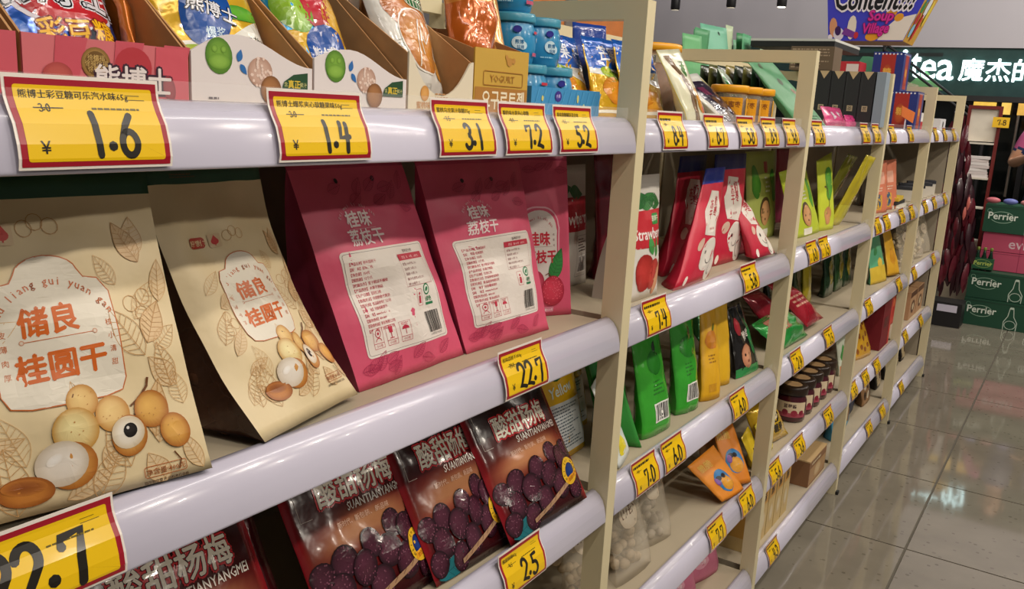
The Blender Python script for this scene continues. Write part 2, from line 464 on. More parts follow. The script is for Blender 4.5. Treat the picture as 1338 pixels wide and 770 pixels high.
        if lumps:
            ii0 = 0
            for k in range(lumps):
                v = .03+.34*(k//2)/max(1, lumps/2); a = (BL+(BR-BL)*.125)*(1-v)+(TL+(TR-TL)*.125)*v; t = thick(0, v)
                a = mp(.0165, v*h)[0]; p = a-n*t*(.32 if k % 2 else .66)+np.array((rnd.uniform(-.002, .004), 0, rnd.uniform(0, .006)+.014))
                MB().ball(p, rnd.uniform(.0125, .0145), 12, 8, col='3a2114').build('dried_longan', M_LONGAN, root, True)
    if art:
        A = Art(w, h); art(A)
        if A.t: A.build(artname, mp, ink, root, ml=min(.02, w/nu*1.1), cuts=[v*h for v in vs[1:-1]])
    return root, mp, w, h

# ================================================================== the setting
def structure(o): o['kind'] = 'structure'; return o
fl = structure(MB().box(-4, 12, -7, 6, -.06, -.004).build('floor', solid('tile_grout', '5c564a', .7)))
M_TILE = solid('polished_granite_tile', '857e70', .065, var=.12, scale=5, coat=.25)
def _speckle(m):
    nt = m.node_tree; b = nt.nodes['Principled BSDF']; old = b.inputs['Base Color'].links[0].from_socket
    tc = nt.nodes.new('ShaderNodeTexCoord'); v = nt.nodes.new('ShaderNodeTexVoronoi'); v.inputs['Scale'].default_value = 26
    nt.links.new(tc.outputs['Object'], v.inputs['Vector'])
    n2 = nt.nodes.new('ShaderNodeTexNoise'); n2.inputs['Scale'].default_value = 9; nt.links.new(tc.outputs['Object'], n2.inputs['Vector'])
    r = nt.nodes.new('ShaderNodeMath'); r.operation = 'LESS_THAN'; r.inputs[1].default_value = .16
    nt.links.new(v.outputs['Distance'], r.inputs[0])
    g = nt.nodes.new('ShaderNodeMath'); g.operation = 'MULTIPLY'; nt.links.new(r.outputs[0], g.inputs[0]); nt.links.new(n2.outputs['Fac'], g.inputs[1])
    mx = nt.nodes.new('ShaderNodeMixRGB'); mx.inputs[2].default_value = (*lin('575145'), 1)
    nt.links.new(g.outputs[0], mx.inputs[0]); nt.links.new(old, mx.inputs[1]); nt.links.new(mx.outputs[0], b.inputs['Base Color'])
_speckle(M_TILE)
TS = .68
_tile = None
for ix in range(-1, 14):
    for iy in range(-5, 2):
        x, y = .31+TS*ix, -.30+TS*iy
        if _tile is None:
            g = .0035
            _tile = MB().prism_x([(g, -.004), (TS-g, -.004), (TS-g, -.0012), (TS-g-.001, 0), (g+.001, 0), (g, -.0012)], g, TS-g).build('tile', M_TILE, fl)
            o = _tile
        else:
            o = bpy.data.objects.new('tile', _tile.data); COL.objects.link(o); o.parent = fl
        o.location = (x, y, 0)
structure(MB().box(-4, 12, -7, 6, 3.3, 3.4).build('ceiling', solid('dark_grey_ceiling', '4a484b', .9)))
XW = 8.5
structure(MB().box(XW, XW+.25, -4.5, 5.5, 2.055, 3.3).build('wall_far', M_GREYWALL))
structure(MB().box(-4, XW+.25, 5.0, 5.2, 0, 3.3).build('wall_back', M_GREYWALL))

# far storefront: dark glass, lit sign letters
M_DKGLASS = solid('dark_teal_glass', '2f4542', .15, var=.1)
sf = structure(MB().box(XW+.02, XW+.06, -4.5, 5.0, 1.66, 2.055).build('window_1', M_DKGLASS))
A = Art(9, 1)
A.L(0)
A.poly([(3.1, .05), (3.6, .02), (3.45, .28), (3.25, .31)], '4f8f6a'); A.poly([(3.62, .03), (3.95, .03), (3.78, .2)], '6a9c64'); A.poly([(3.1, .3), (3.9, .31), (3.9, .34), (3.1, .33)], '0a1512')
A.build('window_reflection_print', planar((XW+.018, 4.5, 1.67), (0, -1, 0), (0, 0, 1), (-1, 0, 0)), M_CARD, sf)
A = Art(1, 1); M_SIGN = solid('lit_white_letters', 'eaf6f6', .4, var=0, emit=1.0)
sg = thing('shop_sign', 'lit white letters on the dark glass shopfront at the far end', 'sign', (XW, .9, 1.77))
for ch, yl, wd, za, zb in (('i', .915, .034, 1.845, 2.03), ('t', .835, .075, 1.80, 2.0), ('e', .755, .120, 1.785, 1.95), ('a', .625, .130, 1.785, 1.95), ('魔', .450, .180, 1.785, 1.965), ('杰', .250, .178, 1.785, 1.965), ('的', .050, .175, 1.785, 1.965)):
    P, T = glyphs(ch, 0, 2)
    P = (P-P.min(0))/(P.max(0)-P.min(0))
    V = []; F = []
    for q in range(6):
        dy, dz = .0035*math.cos(q*PI/3), .0035*math.sin(q*PI/3); n = len(V)
        V += [(-.012, yl-.9-p[0]*wd+dy, za-1.77+p[1]*(zb-za)+dz) for p in P]; F += [tuple(i+n for i in t) for t in T]
    link_mesh('letter', V, F, M_SIGN, sg)
# below the sign: dark glazing with doors
d1 = structure(MB().box(XW+.05, XW+.1, -4.5, 5.0, 0, 1.62).build('window_2', solid('dark_glass_front', '0f1211', .08)))
MB().box(XW-.02, XW+.05, -4.5, 1.6, 1.62, 1.665).build('window_frame', M_DARK, d1)
for yy in (.40, -.12, -1.2):
    MB().box(XW-.02, XW+.05, yy-.02, yy+.02, 0, 1.62).build('window_mullion', M_DARK, d1)
MB().tube((XW-.06, -.045, .85), (XW-.06, -.045, 1.52), .012).build('door_handle', solid('brushed_steel', 'b9b3a8', .3, 1), d1)
lp = thing('menu_light_box', 'row of amber lit menu panels under the shop sign', 'light box', (XW-.03, 0, 1.52))
for k, (ya, yb, cc) in enumerate(((.30, .13, 'd9b24a'), (.09, .02, 'e0b85a'), (-.03, -.22, 'cfa24a'), (-.3, -.5, 'd9b24a'))):
    MB().box(-.02, 0, yb, ya, .0, .095).build('lit_panel', solid('amber_panel_%d' % k, cc, .4, emit=.55, var=.25, scale=20), lp)
# escalator rails crossing in front of the shopfront
er = thing('escalator_handrail', 'pair of dark sloping handrails in front of the far shop sign', 'handrail', (XW-.15, .5, 1.5))
for dz in (0, .055):
    MB().tube((0, .55, .52+dz), (0, -.32, -.10+dz), .011).build('rail', M_DARK, er)
MB().tube((.02, .55, -1.5), (.02, .55, .58), .015).build('post', M_DARK, er)
MB().tube((.02, -.32, -1.5), (.02, -.32, -.05), .015).build('post', M_DARK, er)
# ceiling track lamps
for k, (px, py, pz, lit) in enumerate(((7.9, 2.825, 2.315, 0), (7.9, 2.294, 2.329, 0), (7.9, 1.842, 2.33, 1))):
    t = thing('track_lamp', ['leftmost black cylinder lamp hanging before the grey wall', 'middle black cylinder lamp hanging before the grey wall', 'rightmost black cylinder lamp, lit, hanging before the grey wall'][k], 'lamp', (px, py, pz), 'black track lamps')
    MB().lathe([(.035, 0), (.042, .01), (.042, .2), (.02, .21)], n=16).build('lamp_body', M_DARK, t, True)
    MB().tube((0, 0, .2), (0, 0, 3.3-pz), .006).build('lamp_stem', M_DARK, t)
    MB().lathe([(.033, -.004), (.033, .0)], n=16).build('lamp_lens', solid('lamp_lens_%d' % k, 'fff2d8', .3, emit=6 if lit else .3), t)
# orange partition boards behind the gondola
ob = thing('orange_display_board', 'orange rounded boards standing behind the gondola', 'board', (3.9, 1.6, 0))
M_OR = solid('orange_board', 'd8803a', .6, var=.08)
def arch(cx, r, z0, zt): return [(cx-r, z0)]+[(cx+r, z0)]+[(cx+r*math.cos(t*PI/16), zt+r*.35*math.sin(t*PI/16)) for t in range(17)]
MB().prism(arch(-.47, .38, 0, 1.95), 0, .05).build('board_panel', M_OR, ob)
MB().prism(arch(.42, .42, 0, 1.95), 0, .05).build('board_panel', M_OR, ob)
MB().box(-.10, .0, -.01, .04, 0, 1.9).build('board_post', solid('grey_post', '7c7670', .6), ob)

# ================================================================== shelving units
ZB = [1.318, .985, .670, .356, .069]           # underside of each price rail
SF = [z+.049 for z in ZB]                      # shelf surface
RAILP = [(.030, .056), (.023, .0545), (.0145, .049), (.0075, .040), (.0028, .028), (.0000, .014), (-.001, .0035), (-.001, .0022), (-.0005, .0006), (.0005, 0), (.004, -.0004), (.006, .004), (.010, .022), (.016, .036), (.026, .046), (.030, .048)]
SHN = ['top', 'second', 'third', 'fourth', 'bottom']
BAYN = ['nearest', 'second', 'third', 'fourth', 'farthest']
bays = [(.02, 1.316), (1.350, 2.318), (2.350, 3.318), (3.350, 4.318), (4.350, 5.318)]
def frame_post(x, root, top=1.557):
    MB().box(x, x+.030, 0, .045, 0, top).build('front_upright', M_CREAM, root)
    MB().box(x, x+.030, .045, .40, top-.030, top).build('top_bar', M_CREAM, root)
    MB().box(x, x+.030, .40, .435, 0, top).build('rear_upright', M_CREAM, root)
    MB().box(x+.004, x+.026, -.012, .03, 0, .012).build('foot', M_DARK, root)
for b, (x0, x1) in enumerate(bays):
    r = thing('shelving_unit', 'cream shelving unit ' + ['nearest to the viewer, holding longan and lychee bags', 'second from the viewer, holding red jujube and green pouches', 'third from the viewer, holding the row of dark jam jars', 'fourth from the viewer, holding salmon cards and dark red box', 'farthest along the aisle, holding noodle bags and striped boxes'][b], 'shelf', ((x0+x1)/2, .2, 0), 'shelving units of the gondola')
    q = r.location.copy()
    def P(o): o.parent = r; o.location = -q; return o
    class _R: pass
    for nm, mb, m in [('front_upright', MB().box(x1+.002, x1+.032, 0, .040, 0, 1.557), M_CREAM), ('top_bar', MB().box(x1+.002, x1+.032, .040, .40, 1.527, 1.557), M_CREAM),
                      ('rear_upright', MB().box(x1+.002, x1+.032, .40, .435, 0, 1.557), M_CREAM), ('foot', MB().box(x1+.006, x1+.028, -.010, .03, 0, .012), M_DARK),
                      ('rear_rail', MB().box(x0, x1, .405, .425, 1.537, 1.562), M_CREAM), ('back_panel', MB().box(x0, x1, .395, .400, .05, 1.33), M_BACK)]:
        P(mb.build(nm, m))
    if b == 0: P(MB().box(x0-.03, x0-.002, 0, .045, 0, 1.557).build('front_upright', M_CREAM))
    P(MB().box(x0, x1, .04, .055, .0, .068).build('kick_plate', M_DARK))
    if b == 4: P(MB().box(x1+.003, x1+.012, .046, .399, .07, 1.33).build('side_panel', M_BACK))
    for s in range(5):
        sh = P(MB().box(x0, x1, .030, .395, SF[s]-.022, SF[s]).build('shelf', M_DECK))
        rail = MB().prism_x([(y, z+ZB[s]) for y, z in RAILP], x0, x1).build('price_rail', M_RAIL, sh, True)
        for p in rail.data.polygons:
            if len(p.vertices) > 4: p.use_smooth = False
        if not (b == 0 and s in (1, 2)):
            MB().box(x0+.01, x1-.01, .0136, .0142, SF[s]-.002, SF[s]+.022).build('clear_guard', M_GUARD, sh)
        MB().box(x0, x1, .0305, .045, SF[s]+.0002, SF[s]+.0012).build('deck_edge_strip', solid('grey_edge_strip', '8d867d', .35), sh) if (b == 0 and s == 0) else None
# back half of the gondola: only its deck and a few tall packs show over the rear rail
bd = thing('rear_shelf', 'beige shelf of the rear half of the gondola behind the top row', 'shelf', (2.7, .62, 0))
MB().box(-2.6, 2.6, -.18, .22, 1.33, 1.36).build('shelf', M_DECK, bd)
MB().box(-2.6, 2.6, -.18, .22, 0, 1.33).build('back_panel', M_BACK, bd)
# dark red end board after the last upright
eb = thing('end_board', 'dark red board closing the far end of the shelving row', 'board', (5.375, .2, 0))
MB().box(0, .02, -.19, .22, .0, .76).build('panel', solid('dark_red_board', '4a1712', .4), eb)

# ------------------------------------------------------------------ price tags
TP = [(-.0046, .004), (-.0056, .012), (-.0042, .022), (.0000, .036), (.0062, .046), (.0100, .054), (.0112, .060), (.0118, .070)]
_len = [0]
for a, c in zip(TP, TP[1:]): _len.append(_len[-1]+math.hypot(c[0]-a[0], c[1]-a[1]))
TH = _len[-1]
def tag_map(x0, z0):
    def f(a, b):
        b = min(TH, max(0, b))
        i = 0
        while i < len(TP)-2 and _len[i+1] < b: i += 1
        t = (b-_len[i])/(_len[i+1]-_len[i]); p, q = TP[i], TP[i+1]
        d = np.array((0, q[0]-p[0], q[1]-p[1])); n = np.array((0, -d[2], d[1])); n = n/np.linalg.norm(n)
        # the upper lip of the card splays a little
        return np.array((x0+a, p[0]+(q[0]-p[0])*t, z0+p[1]+(q[1]-p[1])*t)), n
    return f
def price_tag(val, x, s, bay, where, w=.115, name=None, old='3.0', dig=.030, res=2, rot=0):
    z = ZB[s]
    t = thing('price_tag', 'yellow tag reading %s %s' % (val, where), 'price tag', (x+w/2, 0, z), 'price tags on the shelf rails')
    f = tag_map(-w/2, 0)
    V = []; F = []; n = len(_len); F2 = []
    for i, l in enumerate(_len):
        for a in (0, .002, w-.002, w): V.append(f(a, l)[0])
    for i, l in enumerate(_len):
        for a in (0, .002, w-.002, w): V.append(f(a, l)[0]+np.array((0, .0004, 0)))
    for i in range(n-1):
        for j in range(3): F.append((4*i+j, 4*i+j+1, 4*i+j+5, 4*i+j+4)); F2.append(tuple(4*n+k for k in (4*i+j+4, 4*i+j+5, 4*i+j+1, 4*i+j)))
    link_mesh('tag_card', V, F+F2, M_TAG, t, [lin('efe6dc')]*(len(F)+len(F2)))
    A = Art(w, TH); m = .0022; bw = .0046
    A.rect(m, m, w-m, TH-m*1.3, 'a3172b').L(1).rrect(m+bw, m+bw*.8, w-m-bw, TH-m*1.3-bw, .002, 'f3c611')
    A.build('red_border', f, M_TAG, t, ml=.03, base=.0003, step=.00015, cuts=_len[1:-1])
    A = Art(w, TH).L(2)
    big = dig*1.0; tw = sum(.30 if c == '.' else .62 for c in val)*.86*big
    A.marker(val, w*(.60 if dig < .04 else .53)-tw/2, .0095, big, .0054 if dig < .04 else .0075, '221d17', sx=.86, rot=-1)
    A.build('price_numerals', f, M_TAG, t, ml=.02, base=.0003, step=.0002, cuts=_len[1:-1])
    Art(w, TH).L(2).text('¥', .020, .0115, .0125, '221d17', bold=.01, res=1).build('currency_mark', f, M_TAG, t, ml=.02, base=.0003, step=.0002, cuts=_len[1:-1])
    A = Art(w, TH).L(2)
    if name:
        A.text(name, .010, TH-.0165, .0068, '1d1a10', bold=.012, res=1, align='l')
        A.rect(w-.030, TH-.0130, w-.018, TH-.0124, '8c7a1a'); A.rect(w-.030, TH-.0165, w-.014, TH-.0158, '6b5c12')
        A.para(w-.060, TH-.0255, w-.014, TH-.0225, 1, '6b5c12', 5, .5)
    else: A.para(.010, TH-.018, w-.030, TH-.012, 1, '2a2410', sum(map(ord, val)) % 97, .8)
    A.marker(old, .022, TH-.0272, .0062, .0008, '2a2410', sx=.9)
    A.rect(.018, TH-.0245, .040, TH-.0238, '2a2410')
    A.build('product_line', f, M_TAG, t, ml=.03, base=.0003, step=.0002, cuts=_len[1:-1])
    return t
price_tag('1.6', .326, 0, 0, 'on the top rail below the pink candy carton', .122, '熊博士彩豆糖可乐汽水味65g', '3.0', .033)
price_tag('1.4', .560, 0, 0, 'on the top rail below the white wave-edged cartons', .123, '熊博士爆浆夹心软糖果味50g', '3.0', .030)
price_tag('3.1', .796, 0, 0, 'on the top rail below the cream carton of peach bags', .114, '蜜桃乌龙果汁软糖75g', '7.5', .030)
price_tag('7.2', .931, 0, 0, 'on the top rail below the gold yogurt carton', .114, '酸奶味水果夹心软糖', '9.9', .031)
price_tag('5.2', 1.065, 0, 0, 'on the top rail below the blue jar tray', .112, '果味软糖罐装混合味', '7.5', .031)
price_tag('22.7', .245, 1, 0, 'on the second rail under the nearest cream longan bag', .149, '储良桂圆干400g', '29.0', .045)
price_tag('22.7', .961, 1, 0, 'on the second rail under the middle pink lychee bag', .114, '桂味荔枝干350g', '29.0', .036)
price_tag('2.5', .990, 2, 0, 'on the third rail under the dark red bayberry packets', .116, '酸甜杨梅82g', '4.5', .034)
B2 = [('8.4', 1.414, 0, 'on the top rail just right of the nearest upright'), ('6.7', 1.622, 0, 'on the top rail below the white and brown pouch'), ('5.8', 1.802, 0, 'on the top rail below the dark purple pouch'),
      ('8.9', 1.968, 0, 'on the top rail below the yellow-lidded jars, left'), ('9.6', 2.130, 0, 'on the top rail at the second bay right end'),
      ('7.4', 1.410, 1, 'on the second rail below the strawberry pouches'), ('5.8', 1.941, 1, 'on the second rail below the red jujube pouches'),
      ('7.0', 1.428, 2, 'on the third rail, left one of a touching pair'), ('6.0', 1.560, 2, 'on the third rail, right one of a touching pair'), ('6.0', 1.966, 2, 'on the third rail below the tall yellow pouches'),
      ('7.7', 1.902, 3, 'on the fourth rail below the orange pouch with sunglasses'), ('6.0', 2.124, 3, 'on the fourth rail at the second bay right end'),
      ('3.8', 2.388, 0, 'on the top rail below the big green bag'), ('4.5', 2.955, 0, 'on the top rail below the black boxes, left of two'), ('3.9', 3.125, 0, 'on the top rail below the black boxes, right of two'),
      ('6.0', 2.484, 1, 'below the lime pouch, left of a pair'), ('1.5', 2.613, 1, 'below the lime pouch, right of a pair'),
      ('2.4', 2.457, 2, 'on the third rail below the green frilly bag'), ('2.5', 2.830, 2, 'on the third rail above the far jam jars'),
      ('5.6', 2.375, 3, 'on the fourth rail next to the third upright'), ('3.6', 2.620, 3, 'on the fourth rail below the yellow candy bag'), ('3.8', 2.985, 3, 'on the fourth rail below the far jam jars'),
      ('4.3', 2.462, 4, 'on the bottom rail below the tall biscuit packs'),
      ('3.2', 3.405, 0, 'on the top rail of the fourth bay, left one'), ('2.6', 3.780, 0, 'on the top rail below the orange flag card'),
      ('4.8', 3.372, 1, 'on the fourth bay second rail, leftmost of four'), ('5.1', 3.540, 1, 'on the fourth bay second rail, second of four'), ('2.9', 3.860, 1, 'on the fourth bay second rail, third of four'), ('3.3', 4.090, 1, 'on the fourth bay second rail, last of four'),
      ('2.2', 3.425, 2, 'on the third rail of the fourth bay, left one'), ('6.8', 4.045, 2, 'on the third rail of the fourth bay, right one'),
      ('5.5', 3.360, 3, 'on the fourth rail below the giraffe-yellow bag, left'), ('4.9', 3.565, 3, 'on the fourth rail below the giraffe-yellow bag, middle'), ('3.7', 3.795, 3, 'on the fourth rail below the dark red box'),
      ('6.3', 3.82, 4, 'on the bottom rail below the blue bags'), ('7.1', 4.10, 4, 'on the bottom rail below the brown and cream bag'),
      ('1.9', 4.44, 0, 'on the top rail of the farthest bay, left of three'), ('2.8', 4.72, 0, 'on the top rail of the farthest bay, middle of three'), ('3.4', 5.05, 0, 'on the top rail of the farthest bay, right of three'),
      ('9.2', 4.455, 1, 'on the second rail of the farthest bay, left of three'), ('8.1', 4.73, 1, 'on the second rail of the farthest bay, middle of three'), ('7.6', 5.09, 1, 'on the second rail of the farthest bay, right of three'),
      ('6.1', 4.43, 2, 'on the third rail of the farthest bay, left one'), ('5.3', 5.02, 2, 'on the third rail of the farthest bay, right one'), ('4.2', 4.45, 3, 'on the fourth rail of the farthest bay, left one'), ('2.1', 4.90, 3, 'on the fourth rail of the farthest bay, right one'), ('8.8', 4.57, 4, 'on the bottom rail of the farthest bay')]
for i, (v, x, s, wh) in enumerate(B2):
    price_tag(v, x+.003*((i*7) % 3), s, 1, wh, .110, None, '9.0', .034, 1)

# ================================================================== second shelf, nearest bay: longan and lychee bags
def longan_art(A):
    k = A.w/.21; S = lambda *p: tuple(x*k for x in p)
    lc, lv = 'd9b98a', 'c0935c'
    rl = random.Random(21); A.L(0)
    for gx in range(6):
        for gy in range(7):
            x, y = (gx+rl.uniform(.1, .9))*.035, (gy+rl.uniform(.1, .9))*.039
            if (.04 < x < .15 and .07 < y < .20) or y > .213: continue
            A.leaf(x*k, y*k, rl.uniform(.03, .045)*k, rl.uniform(.014, .022)*k, rl.uniform(20, 140), 'dcc298' if rl.random() < .6 else None, 'cfa873', .0005*k)
    A.L(0)
    for x, y, ln, wd, r in ((.02, .02, .05, .026, 70), (.05, .012, .055, .028, 95), (.11, .008, .05, .026, 60), (.14, .03, .045, .024, 110), (.165, .05, .05, .022, 75), (.012, .10, .045, .022, 60),
                            (.17, .12, .05, .026, 120), (.175, .13, .04, .022, 60), (.185, .20, .04, .02, 115), (.19, .09, .04, .02, 100)):
        A.leaf(x*k, y*k, ln*k, wd*k, r, lc if (int(x*1000) % 2) else None, lv, .0006*k)
    for x, y in ((.030, .115), (.042, .122), (.035, .132), (.178, .155), (.168, .165), (.182, .17), (.09, .235), (.10, .24), (.112, .236)):
        A.line(_c(x*k, y*k, .007*k, .007*k, 0, 360, 12), .0006*k, lv)
    # ornate frame
    fr = [(.055, .095), (.05, .105), (.05, .178), (.058, .190), (.070, .192)]+_c(.10, .196, .026, .016, 170, 10, 10)+[(.130, .192), (.142, .190), (.150, .178), (.150, .105), (.145, .095), (.13, .092), (.07, .092)]
    A.L(1).poly([S(*p) for p in fr][::-1], 'e4dccb')
    A.L(2).line([S(*p) for p in fr], .0011*k, 'c0672a', True)
    A.arc_text('chu liang gui yuan gan', .1*k, .138*k, .050*k, 152, 28, .0095*k, 'c5662a', .012)
    A.text('储良', .094*k, .151*k, .0245*k, 'd0641c', rot=3, bold=.032, slant=.05)
    A.line([S(.072, .1445), S(.128, .1465)], .0006*k, 'c0672a'); A.disc(.071*k, .1445*k, .002*k, col='e4dccb', edge='c0672a', n=10); A.disc(.129*k, .1467*k, .002*k, col='e4dccb', edge='c0672a', n=10)
    A.text('桂圆干', .1*k, .115*k, .0245*k, 'd0641c', rot=3, bold=.032, slant=.05)
    for i, ch in enumerate('皮薄肉厚'): A.text(ch, .0575*k, (.150-i*.011)*k, .006*k, 'c5662a', res=1)
    for i, ch in enumerate('核小清甜'): A.text(ch, .1425*k, (.150-i*.011)*k, .006*k, 'c5662a', res=1)
    # fruit
    A.L(3)
    A.line([S(.150, .072), S(.158, .086), S(.166, .094), S(.168, .101)], .0022*k, '6b3d18'); A.line([S(.158, .086), S(.148, .080)], .0016*k, '6b3d18'); A.line([S(.178, .034), S(.183, .026), S(.180, .018)], .0012*k, '6b3d18'); A.line([S(.098, .092), S(.102, .099), S(.108, .096)], .0012*k, '6b3d18')
    def fruit(x, y, r, l, c='eccb86', e='bd8238', sq=1.0, rot=0):
        A.L(l).disc(x*k, y*k, r*k, r*sq*k, rot, c, e, 24, (-r*.25*k, r*.25*k))
        rnd = random.Random(int(x*1e4)); A.L(l+1)
        for _ in range(5):
            a, q = rnd.uniform(0, 6.3), rnd.uniform(.2, .8)*r
            A.disc((x+q*math.cos(a))*k, (y+q*math.sin(a))*k, .0008*k, .0005*k, 40, 'c08a4a', n=6)
    fruit(.108, .092, .0135, 3); fruit(.099, .070, .0185, 4, 'efe0a4', 'bd8a3a'); fruit(.131, .077, .0150, 4); fruit(.166, .074, .0160, 4, 'e6b45c', 'a5601e'); fruit(.183, .052, .0135, 6, 'e8b257', 'a8621f', 1.15, 20)
    A.L(6).disc(.142*k, .056*k, .0160*k, .0175*k, 0, 'e0aa58', 'a8621f', 24); A.L(7).disc(.141*k, .059*k, .0148*k, .0138*k, 0, 'f3ede0', 'd3c0a0', 24); A.L(8).disc(.143*k, .0605*k, .0062*k, col='2a2524', edge='0b0a0a', n=18, off=(-.001*k, .002*k)); A.L(9).disc(.141*k, .063*k, .0014*k, col='d8d4cf', n=8)
    A.L(5).disc(.092*k, .043*k, .0200*k, .0190*k, 0, 'd89c4c', 'a8621f', 24); A.L(6).disc(.085*k, .046*k, .0200*k, .0180*k, 10, 'efe6da', 'cdbda6', 24, (.004*k, .004*k)); A.L(7).disc(.080*k, .050*k, .007*k, .004*k, 30, 'f8f4ee', 'efe6da', 12)
    A.L(6).disc(.057*k, .030*k, .0210*k, .0120*k, -8, 'c98134', '96531c', 24); A.L(7).disc(.056*k, .034*k, .0170*k, .0062*k, -8, '8a4a1c', 'b56f2c', 20)
    # weight mark, seal text, brand badges
    A.L(2).line(A.rr(.150*k, .016*k, .187*k, .0255*k, .002*k), .0006*k, 'b5622a', True)
    A.text('净含量:400克', .1685*k, .0182*k, .0062*k, 'b5622a', rot=0, bold=.006, res=1); A.text('固形物含量 产品标准见背面', .168*k, .0105*k, .0032*k, '57331c', res=1, bold=.01)
    A.L(1).rrect(.032*k, .224*k, .058*k, .2385*k, .005*k, 'b5351c').L(2).text('好想你', .045*k, .2275*k, .0088*k, 'f2d9a8', bold=.02, res=1)
    A.L(1).rrect(.063*k, .222*k, .080*k, .240*k, .002*k, 'd7bd96').L(2).disc(.0715*k, .230*k, .0052*k, .0042*k, 0, 'c9302a', n=12); A.poly([S(.0665, .231), S(.0765, .231), S(.0715, .2385)], 'c9302a'); A.rect(.0708*k, .2245*k, .0722*k, .229*k, 'c9302a')
    A.L(1).disc(.012*k, A.h*.965, .007*k, col='1f6b3e', n=16).L(2).line(_c(.012*k, A.h*.965, .0045*k, .0045*k, 30, 300), .0012*k, 'dfe8d8')
    A.text('Selected', .040*k, A.h*.968, .0055*k, 'cfe0cd', bold=.01, res=1); A.L(1).para(.03*k, A.h*.905, .085*k, A.h*.925, 2, '5a4526', 4, .5)
def shifted(ox, oy):
    def f(A):
        longan_art(A)
        A.t = [(P+np.array((ox, oy)), K, l, q) for P, K, l, q in A.t]
    return f
LC = 'e0cca2'
lon1, *_ = pouch('longan_bag', 'large cream longan bag at the left edge of the second shelf, largest of the pair', 'snack bag', cor=((.284, .054, 1.034), (.494, .012, 1.034), (.300, .118, 1.309), (.487, .088, 1.309)), cv=1.25,
      D=.085, kind='box', col=LC, side='241610', gusset_mat=M_BROWNFILM, seal=(.925, '1d4a30'), art=shifted(0, -.010), seed=1, nu=16, nv=22, wr=.0030, bulge=.016, group='cream longan bags', lumps=10)
lon2, *_ = pouch('longan_bag', 'cream longan bag leaning back beside the pink bags, its dark side gusset showing', 'snack bag', cor=((.566, .024, 1.034), (.736, .058, 1.034), (.520, .140, 1.309), (.668, .148, 1.309)), cv=1.9,
      D=.085, kind='box', col=LC, side='241610', gusset_mat=M_BROWNFILM, seal=(.925, '1d4a30'), art=shifted(.008, .012), seed=5, nu=16, nv=22, wr=.0035, bulge=.016, group='cream longan bags', lumps=12)
PK = 'd25270'
